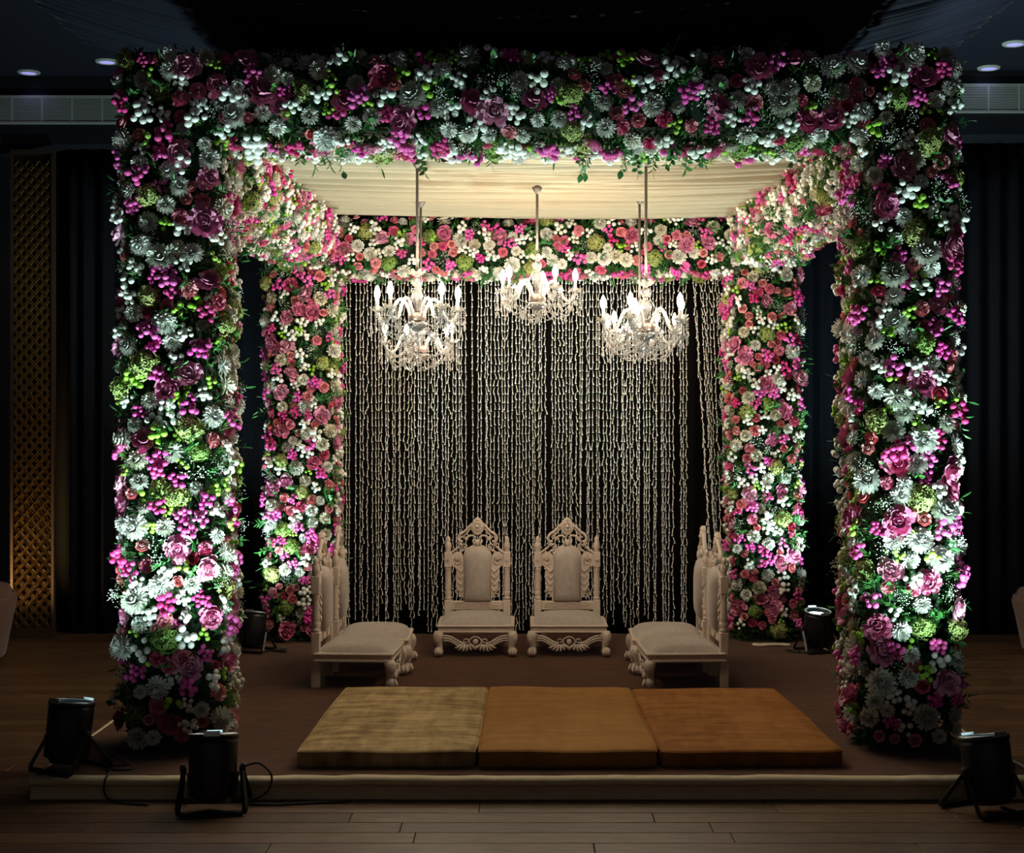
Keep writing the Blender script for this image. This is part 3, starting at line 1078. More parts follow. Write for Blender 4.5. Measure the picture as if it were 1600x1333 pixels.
# beams: axis along x (front, rear) or y (sides)
BZ = 3.36
t = thing('flower_beam', 'front beam of pink, white and green flowers spanning the two front pillars', 'flower beam', (0.08, 7.67, BZ), group=beams)
LB = 3.20
sf = Surface(0.20, 0.175, 0.06, (0, -1, 0), (0, 0, 1), (1, 0, 0), LB, (-LB / 2, 0, 0))
# section order: bottom (n=-z), front (n=-y), top, back
anc = []
s_front0 = sf.seg[0] + sf.seg[1]
for (k, px, py) in A_BEAM:
    p = at(px, py, 7.42)
    anc.append((k, s_front0 + (p.z - BZ) + (sf.hb - sf.rc), p.x - 0.08 + LB / 2))
dress(t, sf, [(-0.04, sf.seg[0] + sf.seg[1] + sf.seg[2] + sf.seg[3] + 0.10)], 31, anc, DENS, 0.0, LB, 4200, 1.1)
# leafy sprigs dangling below the front beam
rr = random.Random(77)
for k in range(26):
    nm, ms, _r = KIND[rr.choice(['spr', 'spr', 'mbs', 'mbs', 'wbs'])]
    ob = put(nm, rr.choice(ms), t, (rr.uniform(-1.45, 1.45), rr.uniform(-0.2, 0.05), -0.195 - rr.uniform(0, .02)), (pi + rr.gauss(0, .3), rr.gauss(0, .3), rr.uniform(0, 6)), rr.uniform(.8, 1.2))

t = thing('flower_beam', 'rear beam of flowers above the curtain of white bud strings', 'flower beam', (0.07, 11.38, 3.06), group=beams)
LB = 3.10
sf = Surface(0.19, 0.165, 0.05, (0, -1, 0), (0, 0, 1), (1, 0, 0), LB, (-LB / 2, 0, 0))
dress(t, sf, [(0, sf.seg[0] + sf.seg[1] + sf.seg[2] + sf.seg[3])], 32, (), DENS_IN, 0.0, LB, 4200, 1.15)

for sg, X0, X1, lb, sd in ((-1, -1.755, -1.665, 'side beam of coral and cream flowers joining the two left pillars', 33), (1, 1.915, 1.805, 'side beam of coral and cream flowers joining the two right pillars', 34)):
    a, b = Vector((X0, 7.92, 3.25)), Vector((X1, 11.15, 3.16))
    LB = (b - a).length
    ax = (b - a).normalized()
    e1 = Vector((1, 0, 0))
    e2 = ax.cross(e1).normalized() * -1
    e2 = Vector((0, 0, 1)) - ax * ax.z
    e2.normalize()
    e1 = e2.cross(ax) * 1.0
    e1.normalize()
    t = thing('flower_beam', lb, 'flower beam', a, group=beams)
    sf = Surface(0.215, 0.21, 0.06, e1, e2, ax, LB, (0, 0, 0))
    # section order: bottom, +e1 side, top, -e1 side
    if (e1.x > 0) == (sg < 0):
        rng = [(0, sf.seg[0] + sf.seg[1] + sf.seg[2])]
    else:
        rng = [(-sf.seg[7] - sf.seg[6], sf.seg[0])]
    dress(t, sf, rng, sd, (), DENS_IN, 0.0, LB, 4000, 1.25)

# ------------------------------------------------------------------ canopy cloth
r = random.Random(9)
pl = [(r.uniform(.4, 1.2), r.uniform(0, 6.28), r.uniform(-.3, .3)) for _ in range(80)]


def cloth(u, v):
    X = -1.62 + 3.42 * u
    Y = 7.85 + 3.33 * v
    q = v * 46 + 0.55 * sin(2.2 * X + 4 * v) * (1 - v)
    k = int(max(0, min(q, 77)))
    t_ = q - k
    a = pl[k][0] * (1 - t_) + pl[k + 1][0] * t_
    sag = 0.045 * (1 - (2 * u - 1) ** 2) + 0.02 * sin(1.5 * X + pl[k % 7][1])
    # gathered up where the middle rod passes
    z = 3.365 - sag * (1 - 0.5 * v) + -0.070 * (0.35 + a) * abs(sin(pi * q)) ** 0.45 + 0.004 * sin(4 * pi * q + pl[k][1])
    return (X, Y, z)


o = MB().grid(40, 552, cloth).build('canopy_cloth', M['canopy'])
tag(o, 'cream pleated cloth ceiling stretched under the flower canopy', 'canopy')
o.modifiers.new('thickness', 'SOLIDIFY').thickness = 0.003

# ------------------------------------------------------------------ curtain of bud strings
root = thing('bud_string_curtain', 'curtain of white tuberose bud strings hanging behind the carved chairs', 'curtain', (0, 11.62, PZ))


def strand(rr, L):
    mb = MB()
    z = 0.0
    mb.tube([(0, 0, 0.12), (0.002, 0, -L * .5), (0, 0, -L)], 0.0009, 3, 1)
    while z > -L:
        bl = rr.uniform(.044, .060)
        dx, dy = rr.gauss(0, .0055), rr.gauss(0, .003)
        bend = rr.gauss(0, .006)
        pts = [(0, 0, z), (bend * .6, 0, z - bl * .35), (bend + dx * .4, dy * .4, z - bl * .72), (dx + bend * .6, dy, z - bl)]
        mb.tube(pts, [0.0024, 0.0027, 0.0034, 0.0082], 5, 0)
        z -= bl + rr.uniform(.004, .012)
    return mb


rr = random.Random(41)
st = [strand(rr, L_).mesh('bud_strand', [M['tuber'], M['stem']]) for L_ in (2.54, 2.60, 2.66, 2.68, 2.70, 2.72, 2.74, 2.76, 2.77, 2.64, 2.70, 2.75)]
TOPZ = 2.92 - PZ
x = -1.40
while x < 1.27:
    put('bud_strand', rr.choice(st), root, (x, rr.uniform(-.03, .03), TOPZ), (rr.gauss(0, .004), rr.gauss(0, .003), rr.uniform(0, 6.28)))
    x += rr.choice([.024, .026, .028, .030, .027, .022]) if rr.random() > 0.06 else .052
for k in range(9):
    put('bud_strand', rr.choice(st), root, (1.30 + .026 * k, rr.uniform(-.05, .04), TOPZ), (0, -0.062 + 0.0045 * k + rr.gauss(0, .006), 0))

# ------------------------------------------------------------------ chandeliers


def crm(pts, n=6):
    """Catmull-Rom through the points"""
    pts = [Vector(p) for p in pts]
    out = []
    for i in range(len(pts) - 1):
        p0, p1, p2, p3 = pts[max(i - 1, 0)], pts[i], pts[i + 1], pts[min(i + 2, len(pts) - 1)]
        for k in range(n):
            t_ = k / n
            out.append(0.5 * ((2 * p1) + (p2 - p0) * t_ + (2 * p0 - 5 * p1 + 4 * p2 - p3) * t_ * t_ + (3 * p1 - p0 - 3 * p2 + p3) * t_ ** 3))
    out.append(pts[-1])
    return out


def dish(R, hh, n=8, z0=0.0, depth=0.012, r_in=0.008):
    """scalloped glass dish with turned-up petal tips"""
    mb = MB()
    seg = n * 6

    def fn(u, v):
        a = 2 * pi * u
        sc = abs(cos(a * n / 2))
        rad = r_in + (R - r_in) * v * (0.80 + 0.20 * sc)
        z = z0 + hh * v ** 1.8 * (0.45 + 0.55 * sc)
        return (rad * cos(a), rad * sin(a), z)
    mb.grid(seg, 5, fn)
    return mb


def beads(mb, pts, r0=0.0058, step=0.0135):
    pts = [Vector(p) for p in pts]
    acc = 0.0
    for i in range(len(pts) - 1):
        d = (pts[i + 1] - pts[i]).length
        while acc < d:
            p = pts[i].lerp(pts[i + 1], acc / d)
            mb.octa(p, r0, 0, r0 * 1.05)
            acc += step
        acc -= d


def chandelier_proto(n_arm=6):
    root = thing('chandelier', 'x x x x', 'chandelier')
    g = M['glass']
    # origin = top of crown dish; the rod goes up from here
    dish(0.054, 0.036, 8, -0.037, r_in=0.012).build('crown_dish', g, root)
    MB().lathe([(0.010, -0.036), (0.012, -0.038), (0.012, -0.043), (0.010, -0.045)], 12).build('collar', M['hub'], root)
    MB().ball((0, 0, -0.074), 0.033, 14, 9, sc=(1, 1, 0.92)).build('glass_ball', g, root)
    MB().lathe([(0.010, -0.104), (0.014, -0.106), (0.014, -0.110), (0.010, -0.112)], 12).build('collar', M['hub'], root)
    MB().lathe([(0.011, -0.112), (0.019, -0.122), (0.031, -0.142), (0.033, -0.160), (0.028, -0.182), (0.019, -0.205), (0.015, -0.225), (0.02, -0.245)], 14).build('glass_vase', g, root)
    MB().lathe([(0.02, -0.245), (0.045, -0.250), (0.052, -0.256), (0.052, -0.288), (0.044, -0.294), (0.016, -0.298)], 20).build('hub', M['hub'], root)
    MB().lathe([(0.012, -0.298), (0.055, -0.304), (0.060, -0.312), (0.050, -0.330), (0.028, -0.348), (0.010, -0.356)], 16).build('hub_bowl', g, root)
    fin = MB()
    fin.octa((0, 0, -0.372), 0.011, 0, 0.018)
    fin.octa((0, 0, -0.412), 0.014, 0, 0.026)
    fin.build('finial', M['crystal'], root)
    prof = [(.040, -.272), (.052, -.225), (.080, -.178), (.112, -.172), (.140, -.212), (.165, -.268), (.200, -.292), (.232, -.270), (.243, -.238)]
    arm_me = MB().tube([(p.x, 0, p.z) for p in crm([(a, 0, b) for a, b in prof], 5)], 0.0102, 8).mesh('arm', M['arm'])
    cup = MB()
    cup_d = dish(0.047, 0.028, 8, -0.236, r_in=0.012)
    cup_d.lathe([(0.006, -0.250), (0.014, -0.244), (0.016, -0.232), (0.012, -0.222)], 10)
    cup_me = cup_d.mesh('candle_cup', g)
    can_me = MB().lathe([(0.0095, -0.228), (0.0095, -0.168), (0.007, -0.164)], 10).mesh('candle', M['candle'])
    bulb_me = MB().lathe([(0.006, -0.166), (0.0150, -0.150), (0.0182, -0.134), (0.0155, -0.116), (0.0085, -0.098), (0.0015, -0.086)], 10).mesh('bulb', M['bulb'])
    dr = MB()
    rr_ = random.Random(8)
    for k in range(7):
        a = 2 * pi * k / 7
        L_ = rr_.choice([.05, .075, .11, .085, .13])
        px, py = 0.040 * cos(a), 0.040 * sin(a)
        beads(dr, [(px, py, -.232), (px * 1.03, py * 1.03, -.232 - L_)])
        dr.octa((px * 1.03, py * 1.03, -.232 - L_ - .024), .0105, 0, .021)
    drop_me = dr.mesh('crystal_drops', M['crystal'])
    for k in range(n_arm):
        a = 2 * pi * k / n_arm
        ao = put('arm', arm_me, root, (0, 0, 0), (0, 0, a))
        for nm, me in (('candle_cup', cup_me), ('candle', can_me), ('bulb', bulb_me), ('crystal_drops', drop_me)):
            put(nm, me, ao, (0.243, 0, 0))
    # bead garlands: cup to cup, hub to cup, and a low ring
    sw = MB()
    a1 = 2 * pi / n_arm
    p0, p1 = Vector((.243, 0, -.245)), Vector((.243 * cos(a1), .243 * sin(a1), -.245))
    for dip in (.075, .15):
        pts = []
        for k in range(15):
            t_ = k / 14
            p = p0.lerp(p1, t_)
            p.z -= dip * 4 * t_ * (1 - t_)
            pts.append(p)
        beads(sw, pts)
    pts = []
    for k in range(13):
        t_ = k / 12
        p = Vector((.05, 0.02, -.31)).lerp(p0, t_)
        p.z -= .09 * 4 * t_ * (1 - t_)
        pts.append(p)
    beads(sw, pts)
    pts = []
    for k in range(13):
        t_ = k / 12
        p = Vector((.03, 0.0, -.11)).lerp(Vector((.22, .01, -.25)), t_)
        p.z -= .05 * 4 * t_ * (1 - t_)
        pts.append(p)
    beads(sw, pts, 0.0045)
    q0, q1 = Vector((.115, 0, -.35)), Vector((.115 * cos(a1), .115 * sin(a1), -.35))
    pts = []
    for k in range(9):
        t_ = k / 8
        p = q0.lerp(q1, t_)
        p.z -= .06 * 4 * t_ * (1 - t_)
        pts.append(p)
    beads(sw, pts)
    sw.octa((q0.x, q0.y, -.375), .011, 0, .022)
    sw.octa((.19, .07, -.405), .011, 0, .022)
    sw_me = sw.mesh('bead_garland', M['crystal'])
    for k in range(n_arm):
        put('bead_garland', sw_me, root, (0, 0, 0), (0, 0, a1 * k))
    return root


ch0 = chandelier_proto(5)
# label, x, depth, height of the crown dish top, turn
CH = [('crystal chandelier nearest at left, hung highest in front of its twin', -0.605, 8.56, CAM_Z + 0.835, 0.35, 1.0),
      ('crystal chandelier at left rear, hanging low behind the nearer left one', -0.70, 10.24, CAM_Z + 0.725, 0.8, 1.0),
      ('crystal chandelier alone in the middle under the cream cloth', 0.085, 9.40, CAM_Z + 1.012, 0.15, 1.0),
      ('crystal chandelier nearest at right with clear arched arms', 0.697, 8.56, CAM_Z + 0.775, 0.5, 1.0),
      ('crystal chandelier at right rear, mostly hidden behind the nearer right one', 0.79, 10.24, CAM_Z + 0.79, 0.1, 1.0)]
for i, (lb, X, Y, Z, rz, sc) in enumerate(CH):
    c = ch0 if i == 0 else copy_tree(ch0)
    c.location = (X, Y, Z)
    c.rotation_euler = (0, 0, rz)
    tag(c, lb, 'chandelier', 'crystal chandeliers under the canopy')
for i, o in enumerate([ob for ob in bpy.data.objects if ob.name.split('.')[0] == 'chandelier']):
    L_ = cloth((o.location.x + 1.62) / 3.42, (o.location.y - 7.85) / 3.33)[2] - 0.012 - o.location.z
    MB().lathe([(0.0085, -0.03), (0.0085, L_)], 8).build('hanging_rod', M['brass'], o)
    MB().lathe([(0.01, L_ - 0.05), (0.03, L_ - 0.02), (0.034, L_)], 12).build('ceiling_cap', M['brass'], o)

# ------------------------------------------------------------------ carved chairs


def chair_proto():
    root = thing('carved_chair', 'x x x x', 'chair')
    P_ = M['paint']
    BY = 0.215                              # depth of the back
    # posts
    for s in (-1, 1):
        x = s * 0.211
        b = MB()
        b.box((x - .026, BY - .026, 0), (x + .026, BY + .026, .335), bevel=.004)
        b.lathe([(.018, .335), (.025, .340), (.026, .350), (.019, .356), (.023, .368), (.026, .392), (.020, .400), (.025, .408), (.0245, .42), (.0205, .53), (.0225, .545), (.026, .552), (.021, .56), (.025, .566)], 10, (x, BY, 0))
        b.box((x - .026, BY - .026, .566), (x + .026, BY + .026, .676), bevel=.004)
        b.lathe([(.024, .676), (.018, .684), (.021, .692), (.024, .715), (.022, .735), (.014, .75), (.017, .757), (.015, .775), (.004, .788)], 10, (x, BY, 0))
        # rosette on the block
        for k in range(6):
            a = k * pi / 3
            b.ball((x + .009 * cos(a), BY - .027, .62 + .009 * sin(a)), .006, 6, 4)
        b.ball((x, BY - .028, .62), .006, 6, 4)
        b.build('post', P_, root)
    # lower back rail with carved wave
    b = MB()
    b.box((-.19, BY - .016, .262), (.19, BY + .016, .325), bevel=.004)
    for dz in (0, .012, -.012):
        b.tube([(-.16 + .32 * k / 30, BY - .017, .293 + dz + .010 * sin(k / 30 * 4 * pi)) for k in range(31)], .0035, 5)
    b.build('back_rail', P_, root)
    # upholstered pad
    W, Z0, Z1 = .097, .325, .715

    def outline(k, sc=1.0):
        # bottom edge, sides, arched top, going round
        pts = [(-W, Z0), (W, Z0)]
        for i in range(13):
            a = pi * i / 12
            pts.append((W * cos(a), Z1 - .085 + .085 * sin(a)))
        return [(p[0] * sc, (p[1] - .52) * sc + .52) for p in pts]
    fr = MB().prism(outline(0, 1.06), BY - .012, BY + .016, bevel=.004)
    fr.build('pad_frame', P_, root)
    pad = MB()
    ol = outline(0)
    rings = [(1.0, BY - .010), (.985, BY - .028), (.90, BY - .044), (.70, BY - .056), (.40, BY - .062), (.02, BY - .064)]
    vs = []
    for sc_, yy in rings:
        vs += [(p[0] * sc_, yy, (p[1] - .52) * (1 - (1 - sc_) * .9) + .52) for p in ol]
    n = len(ol)
    fs = []
    for k in range(len(rings) - 1):
        for j in range(n):
            fs.append((k * n + j, k * n + (j + 1) % n, (k + 1) * n + (j + 1) % n, (k + 1) * n + j))
    fs.append(tuple(range((len(rings) - 1) * n, len(rings) * n)))
    pad.add(vs, fs, 0, True)
    pad.build('back_pad', M['pad'], root)
    # side carvings
    for s in (-1, 1):
        b = MB()
        ol = [(.099, .345), (.116, .352), (.128, .375), (.146, .395), (.153, .44), (.148, .46), (.160, .49), (.154, .515), (.152, .55), (.168, .575), (.187, .585), (.187, .655), (.160, .672), (.128, .678), (.108, .655), (.099, .62)]
        ol = [(s * p[0], p[1]) for p in ol]
        if s < 0:
            ol = ol[::-1]
        b.prism(ol, BY - .010, BY + .012, bevel=.003)
        for k in range(4):
            z = .405 + .046 * k
            b.tube([(s * .102, BY - .012, z + .012), (s * .122, BY - .016, z - .012), (s * .136, BY - .014, z + .004), (s * .150, BY - .011, z + .026)], [.005, .0065, .006, .003], 5)
        # leaf fan in the wide top
        for k in range(4):
            a = radians(40 + 30 * k)
            b.tube([(s * .142, BY - .012, .61), (s * (.142 + .030 * cos(a)), BY - .017, .61 + .042 * sin(a))], [.007, .003], 5)
        b.tube([(s * (.142 + .026 * cos(q)), BY - .013, .618 + .032 * sin(q)) for q in [k * .5 for k in range(12)]], .004, 5)
        # little volute at the foot
        b.tube([(s * (.128 + (.022 - .0018 * k) * cos(-.6 + k * .62)), BY - .004, .362 + (.022 - .0018 * k) * sin(-.6 + k * .62)) for k in range(11)], .0055, 5, flat=(1, 1.5, 1))
        b.tube([(s * .146, BY - .002, .41), (s * .160, BY - .002, .395), (s * .148, BY - .002, .375)], .005, 5)
        b.build('side_carving', P_, root)
    # crest: cartouche, S scrolls, small crown over the pad
    b = MB()
    ca = [(0, .792), (.022, .800), (.042, .826), (.050, .856), (.038, .874), (.034, .895), (.018, .912), (.0, .925), (-.018, .912), (-.034, .895), (-.038, .874), (-.050, .856), (-.042, .826), (-.022, .800)]
    b.prism(ca, BY - .016, BY + .014, bevel=.006)
    b.tube([(.030 * cos(q), BY - .018, .857 + .032 * sin(q)) for q in [k * pi / 5 for k in range(10)]], .005, 5, closed=True)
    b.ball((0, BY - .018, .857), .013, 8, 5)
    b.ball((0, BY - .012, .905), .012, 8, 5)
    for k in range(8):
        a = k * pi / 4
        b.ball((.021 * cos(a), BY - .017, .857 + .021 * sin(a)), .0065, 6, 4)
    for s in (-1, 1):
        b.tube([(s * p.x, BY - .002, p.z) for p in crm([(.036, 0, .878), (.062, 0, .852), (.092, 0, .822), (.124, 0, .800), (.138, 0, .772), (.126, 0, .750), (.104, 0, .752)], 4)], [.010] * 10 + [.011] * 10 + [.0105, .010, .009, .008, .007], 6, flat=(1, 1.3, 1))
        b.tube([(s * p.x, BY - .006, p.z) for p in crm([(.050, 0, .842), (.085, 0, .800), (.112, 0, .778)], 4)], .005, 5)
        for cx, cz, R0 in ((.092, .712, .024), (.082, .766, .017), (.128, .728, .016)):
            b.tube([(s * (cx + (R0 - R0 * .075 * k) * cos(k * .6)), BY - .006, cz + (R0 - R0 * .075 * k) * sin(k * .6)) for k in range(13)], .0055, 5, flat=(1, 1.6, 1))
            b.ball((s * cx, BY - .010, cz), .007, 6, 4)
        b.tube([(s * p.x, BY - .003, p.z) for p in crm([(.012, 0, .775), (.035, 0, .792), (.062, 0, .786), (.080, 0, .766)], 4)], .008, 6, flat=(1, 1.4, 1))
        b.tube([(s * p.x, BY, p.z) for p in crm([(.118, 0, .738), (.135, 0, .712), (.160, 0, .690), (.190, 0, .668)], 4)], .009, 6, flat=(1, 1.3, 1))
        b.tube([(s * p.x, BY, p.z) for p in crm([(.070, 0, .700), (.098, 0, .690), (.125, 0, .676)], 3)], .010, 6)
        for k in range(3):
            a = radians(60 + 28 * k * s * -1) if s > 0 else radians(120 + 28 * k)
        for k in range(2):
            b.tube([(s * (.005 + .012 * k), BY - .010, .722), (s * (.012 + .016 * k), BY - .016, .750 - .004 * k), (s * (.014 + .022 * k), BY - .010, .772 - .010 * k)], [.008, .008, .003], 5)
    b.ball((0, BY - .008, .738), .018, 8, 5, sc=(1, .7, 1.5))
    b.build('crest', P_, root)
    # seat
    b = MB()
    b.box((-.265, -.262, .160), (.265, BY + .010, .178), bevel=.006)
    b.box((-.258, -.255, .176), (.258, BY + .008, .202), bevel=.003)
    b.box((-.268, -.266, .200), (.268, BY + .006, .216), bevel=.006)
    b.build('seat_frame', P_, root)

    def cush(u, v):
        x, y_ = 2 * u - 1, 2 * v - 1
        e = max(0.0, (1 - x ** 4) * (1 - y_ ** 4))
        k = 1 - .03 * (x * x * y_ * y_)
        return (.248 * x * k, -.030 + .222 * y_ * k, .214 + .066 * e ** .62)
    MB().grid(20, 20, cush).build('seat_cushion', M['pad'], root)
    for s in (-1, 1):
        b = MB()
        x, yy = s * .248, -.240
        path = [(x, yy, .165), (x + s * .008, yy - .008, .140), (x + s * .010, yy - .010, .115), (x + s * .0, yy - .002, .080), (x - s * .002, yy, .060), (x + s * .006, yy - .006, .040), (x + s * .008, yy - .008, .020), (x + s * .008, yy - .008, .004)]
        b.tube(path, [.034, .036, .033, .023, .021, .030, .032, .022], 10)
        b.ball((x + s * .006, yy - .010, .034), .034, 10, 6, sc=(1, 1, .95))
        for k in range(3):
            b.tube([(x + s * .006 + (.012 * (k - 1)), yy - .034, .06), (x + s * .006 + .016 * (k - 1), yy - .046, .03), (x + s * .006 + .016 * (k - 1), yy - .040, .008)], [.006, .008, .005], 5)
        b.build('front_leg', P_, root)
    # carved apron
    b = MB()
    AY = -.248
    for s in (-1, 1):
        for dz, rd in ((0, .009), (-.017, .008), (-.032, .006)):
            b.tube([(s * p.x, AY, p.z + dz) for p in crm([(.222, 0, .142), (.185, 0, .140), (.145, 0, .122), (.105, 0, .098), (.070, 0, .092)], 4)], rd, 6, flat=(1, 1.2, 1))
        for k in range(6):
            a = radians(-150 + 22 * k) if s < 0 else radians(-30 - 22 * k)
            cx = s * (.035 + .012 * (5 - k))
            b.tube([(cx, AY - .004, .085), (cx + .034 * cos(a), AY - .012, .085 + .042 * sin(a)), (cx + .05 * cos(a + .25 * s), AY - .004, .085 + .05 * sin(a))], [.008, .008, .003], 5)
        b.tube([(s * (.060 + (.022 - .0018 * k) * cos(k * .6)), AY - .006, .105 + (.022 - .0018 * k) * sin(k * .6)) for k in range(11)], .005, 5)
        b.tube([(s * p.x, AY - .006, p.z) for p in crm([(.0, 0, .138), (.022, 0, .130), (.040, 0, .112), (.034, 0, .086), (.0, 0, .066)], 4)], .006, 5)
    b.ball((0, AY - .006, .102), .020, 8, 6, sc=(1, .6, 1.1))
    b.ball((0, AY - .004, .060), .014, 8, 5, sc=(1, .6, 1.2))
    b.build('apron', P_, root)
    return root


c0 = chair_proto()
chs = 'white carved low wedding chairs'
CHAIRS = [('white carved chair facing forward, the left one of the rear pair', -0.335, 10.74, 0),
          ('white carved chair facing forward, the right one of the rear pair', 0.318, 10.74, 0),
          ('white carved chair in profile, nearer of the two at left', -1.055, 9.50, radians(90 - 3)),
          ('white carved chair in profile, farther of the two at left', -1.02, 10.07, radians(90 + 1)),
          ('white carved chair in profile, nearer of the two at right', 1.01, 9.50, radians(-90 + 3)),
          ('white carved chair in profile, farther of the two at right', 0.985, 10.07, radians(-90 - 1))]
for i, (lb, X, Y, rz) in enumerate(CHAIRS):
    c = c0 if i == 0 else copy_tree(c0)
    c.location = (X, Y, PZ + 0.0015)
    c.rotation_euler = (0, 0, rz)
    c.scale = (1.015, 1.015, 1.02)
    tag(c, lb, 'chair', chs)

# ------------------------------------------------------------------ floor mattresses


def mattress(label, fl, fr_, bl, br, h, material, seed):
    """four floor corners (x, y): front left, front right, back left, back right"""
    r_ = random.Random(seed)
    ph = [r_.uniform(0, 6.28) for _ in range(6)]
    mb = MB()
    N = 24

    def pos(u, v):
        a = Vector((fl[0], fl[1])).lerp(Vector((fr_[0], fr_[1])), u)
        b_ = Vector((bl[0], bl[1])).lerp(Vector((br[0], br[1])), u)
        return a.lerp(b_, v)
    cx = (fl[0] + fr_[0]) / 2
    cy = (fl[1] + bl[1]) / 2

    def ring(ins, z, wob):
        out = []
        m = 24
        for side in range(4):
            for k in range(m):
                q = k / m
                u, v = ((q, 0), (1, q), (1 - q, 1), (0, 1 - q))[side]
                d = min(q, 1 - q) * m
                cor = max(0.0, 1 - d / 2.0) * 0.012
                p = pos(u, v)
                c_ = pos(.5, .5)
                L_ = (c_ - p).length
                p = p.lerp(c_, min(1.0, (ins + cor) / L_))
                wv = wob * sin(2.7 * pi * q + ph[side]) * .002
                out.append((p.x - cx + wv, p.y - cy + wv, z + wob * .0022 * sin(3 * pi * q + ph[side + 1])))
        return out
    rings = [(0.012, 0.0, 0), (0.0, 0.012, .5), (-0.004, h * .5, 1), (0.0, h - .016, 1), (0.006, h - .005, 1), (0.018, h, 1), (0.12, h + .006, 1), (0.35, h + .010, .5)]
    vs = []
    for a in rings:
        vs += ring(*a)
    n = 96
    fs = [tuple(range(n - 1, -1, -1))]
    for k in range(len(rings) - 1):
        for j in range(n):
            fs.append((k * n + j, k * n + (j + 1) % n, (k + 1) * n + (j + 1) % n, (k + 1) * n + j))
    fs.append(tuple(range((len(rings) - 1) * n, len(rings) * n)))
    mb.add(vs, fs, 0, True)
    t = thing('floor_mattress', label, 'mattress', (cx, cy, PZ), group='velvet mattresses in a row on the stage')
    mb.build('pad', material, t)
    pp = ring(-0.002, h - .010, 1)
    MB().tube(pp, 0.0045, 5, closed=True).build('piping', material, t)


Mv = [velvet('olive_gold_velvet', (0.17, 0.105, 0.042), (0.58, 0.41, 0.20), 0.12),
      velvet('ochre_velvet', (0.30, 0.138, 0.034), (0.42, 0.205, 0.058), 0.14),
      velvet('rust_velvet', (0.20, 0.072, 0.011), (0.37, 0.155, 0.038), 0.12)]
mattress('olive gold velvet floor mattress, leftmost of the three, with streaky nap', (-1.085, 7.17), (-.228, 7.17), (-1.05, 8.87), (-.212, 8.87), .085, Mv[0], 1)
mattress('ochre velvet floor mattress in the middle of the three', (-.217, 7.16), (.640, 7.16), (-.202, 8.87), (.622, 8.83), .088, Mv[1], 2)
mattress('rust brown velvet floor mattress, rightmost of the three', (.655, 7.17), (1.53, 7.19), (.634, 8.82), (1.476, 8.85), .083, Mv[2], 3)

# ------------------------------------------------------------------ stage lamps


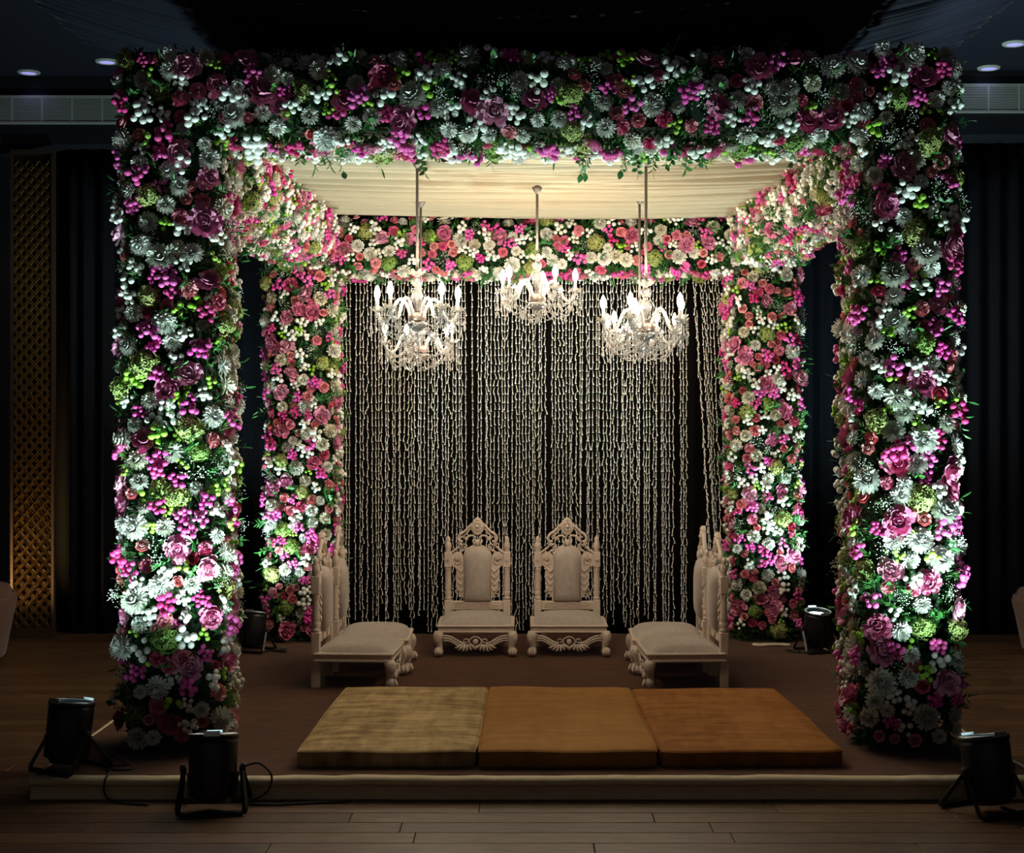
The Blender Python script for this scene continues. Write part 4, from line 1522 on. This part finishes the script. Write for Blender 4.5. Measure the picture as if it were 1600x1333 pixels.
def par_lamp(label, loc, rz, tilt, power, size=80, aim=None, sc=1.0):
    """can on a double yoke; local -y is where the can leans, tilt from the zenith in degrees"""
    t = thing('stage_lamp', label, 'stage light', loc, rz, group='black stage lamps lighting the pillars')
    R = Matrix.Rotation(radians(tilt), 3, 'X')
    piv = Vector((0, 0, 0.185))

    def place(mb):
        mb.v = [tuple(R @ Vector(p) + piv) for p in mb.v]
        return mb
    b = MB()
    b.lathe([(.05, -.150), (.075, -.146), (.085, -.12), (.098, -.06), (.104, .0), (.106, .10), (.104, .128), (.094, .128), (.090, .10)], 24, cap=True)
    place(b).build('can', M['black'], t)
    b = MB()
    for k in range(12):
        a = 2 * pi * k / 12
        ca, sa = cos(a), sin(a)
        b.add([(ca * q - sa * .002, sa * q + ca * .002, z) for q, z in ((.08, -.13), (.104, -.12), (.112, -.02), (.1, -.02))] +
              [(ca * q + sa * .002, sa * q - ca * .002, z) for q, z in ((.08, -.13), (.104, -.12), (.112, -.02), (.1, -.02))],
              [(0, 1, 2, 3), (7, 6, 5, 4), (0, 4, 5, 1), (1, 5, 6, 2), (2, 6, 7, 3)])
    fo = place(b).build('cooling_fins', M['black'], t)
    fo['kind'] = 'stuff'
    b = MB()
    b.lathe([(.0005, .110), (.050, .112), (.091, .108)], 24, cap=False)
    place(b).build('lens', M['lens'], t)
    b = MB()
    # square accessory frame with clips
    b.lathe([(.094, .122), (.106, .122), (.109, .126), (.109, .137), (.106, .140), (.094, .140), (.092, .131)], 24, cap=False)
    place(b).build('gel_frame', M['black'], t)
    b = MB()
    b.tube([(.102 * cos(q), .102 * sin(q), .1405) for q in [k * pi / 14 for k in range(28)]], .0045, 5, closed=True)
    place(b).build('rim', M['steel'], t)
    clip = MB()
    clip.box((-.034, .100, .134), (.034, .110, .156))
    place(clip).build('clip', M['steel'], t)
    clip = MB()
    clip.box((-.034, -.110, .134), (.034, -.100, .156))
    place(clip).build('clip', M['steel'], t)
    # two U-shaped yokes spread as feet
    for ang in (-38, 34):
        Ry = Matrix.Rotation(radians(ang), 3, 'X')
        yk = MB()
        pts = [(-.122, 0, 0), (-.122, 0, -.165), (-.112, 0, -.178), (.112, 0, -.178), (.122, 0, -.165), (.122, 0, 0)]
        for i in range(len(pts) - 1):
            a, c_ = Vector(pts[i]), Vector(pts[i + 1])
            yk.tube([a, c_], .011, 4, smooth=False, flat=(.45, 1, .45) if False else None)
        kz = .172 / (.185 * 1.0)
        vs = []
        for p in yk.v:
            q = Ry @ (Vector(p) * (.183 / (.189 * cos(radians(ang)))) if abs(p[2]) > .1 else Ry.inverted() @ Ry @ Vector(p))
            vs.append(tuple(q + piv))
        yk.v = [(v_[0], v_[1], max(v_[2], 0.0005)) for v_ in vs]
        yk.build('yoke', M['black'], t)
    for s in (-1, 1):
        kb = MB()
        kb.lathe([(.016, 0), (.018, .004), (.018, .018), (.012, .022)], 10, (s * .118, 0, .185), M=Matrix.Rotation(s * pi / 2, 3, 'Y'))
        kb.build('knob', M['black2'], t)
    ld = bpy.data.lights.new('stage_lamp_beam', 'SPOT')
    ld.energy = power
    ld.color = PAR_COLOR
    ld.spot_size = radians(size)
    ld.spot_blend = 1.0
    ld.shadow_soft_size = 0.05
    lo = bpy.data.objects.new('stage_lamp_beam', ld)
    COL.objects.link(lo)
    lo.parent = t
    lo.location = R @ Vector((0, 0, .150)) + piv
    lo.rotation_euler = (R @ Vector((0, 0, 1))).to_track_quat('-Z', 'Y').to_euler()
    t.scale = (sc, sc, sc)
    return t


# local tilt is about x: positive tilt leans the beam towards -y, so rz turns that to the pillar
def lamp_to(label, loc, target, power, size, sc=1.0):
    loc = Vector(loc)
    d = Vector(target) - (loc + Vector((0, 0, .2 * sc)))
    az = math.atan2(d.y, d.x) + pi / 2
    tilt = math.degrees(math.atan2(sqrt(d.x ** 2 + d.y ** 2), d.z))
    return par_lamp(label, loc, az, tilt, power, size, sc=sc)


lamp_to('black stage lamp on the front left corner of the platform', (-2.155, 7.13, PZ), (-1.97, 7.42, 2.9), PAR_FRONT * .26, 96, 1.0)
lamp_to('black stage lamp on the floor in front of the left front pillar', (-1.41, 6.83, 0), (-1.50, 7.45, 3.6), PAR_FRONT * 1.08, 106, 1.05)
lamp_to('black stage lamp on the floor in front of the right front pillar', (2.10, 6.80, 0), (1.80, 7.45, 3.7), PAR_FRONT * 1.12, 106, 1.05)
lamp_to('black stage lamp at the foot of the rear left pillar', (-1.93, 10.72, PZ), (-1.80, 11.2, 2.2), PAR_REAR * 1.7, 116, .85)
lamp_to('black stage lamp with glowing lens at the foot of the rear right pillar', (2.09, 10.72, PZ), (2.20, 10.36, 2.5), PAR_REAR * 2.6, 165, .9)


def cable(label, pts, r=.0055, material=None, name='power_cable', cat='cable'):
    o_ = MB().tube(crm(pts, 6), r, 6).build(name, material or M['black2'])
    return tag(o_, label, cat)


cable('black cable looping down over the platform front at left', [(-1.96, 7.07, PZ + .008), (-1.94, 7.05, PZ + .012), (-1.945, 6.995, PZ - .01), (-1.95, 6.99, .05), (-1.92, 6.97, .012), (-1.82, 6.92, .007), (-1.72, 6.90, .007)])
cable('black cable curling beside the front left floor lamp', [(-1.29, 6.90, .18), (-1.22, 6.93, .19), (-1.16, 6.93, .13), (-1.19, 6.93, .05), (-1.28, 6.92, .01), (-1.15, 6.90, .007), (-.98, 6.93, .007), (-.80, 6.96, .007)])
cable('black cable coiled behind the corner lamp on the platform', [(-2.05, 7.2, PZ + .01), (-1.98, 7.22, PZ + .05), (-1.90, 7.18, PZ + .03), (-1.86, 7.13, PZ + .008), (-1.93, 7.11, PZ + .008), (-1.99, 7.15, PZ + .012), (-1.9, 7.22, PZ + .008)])
cable('black cable trailing right from the front right floor lamp', [(2.16, 6.8, .02), (2.24, 6.74, .008), (2.33, 6.76, .008), (2.30, 6.82, .012), (2.42, 6.84, .008), (2.6, 6.80, .008)], .008)
cable('black cable on the carpet beside the rear left lamp', [(-1.86, 10.62, PZ + .008), (-1.76, 10.60, PZ + .03), (-1.68, 10.66, PZ + .008), (-1.80, 10.72, PZ + .008), (-1.7, 10.8, PZ + .008)])
cable('black cable on the carpet beside the rear right lamp', [(1.95, 10.62, PZ + .008), (1.86, 10.66, PZ + .02), (1.92, 10.72, PZ + .008), (2.0, 10.6, PZ + .01), (2.06, 10.58, PZ + .008)])
cable('cream cloth tie lying on the carpet at the foot of the rear right pillar', [(1.67, 10.98, PZ + .010), (1.72, 10.93, PZ + .010), (1.80, 10.95, PZ + .012), (1.88, 10.97, PZ + .010), (1.94, 10.95, PZ + .010), (1.90, 10.99, PZ + .012), (1.78, 11.0, PZ + .010), (1.68, 11.0, PZ + .010)], .009, M['rope'], 'cloth_tie', 'tie')
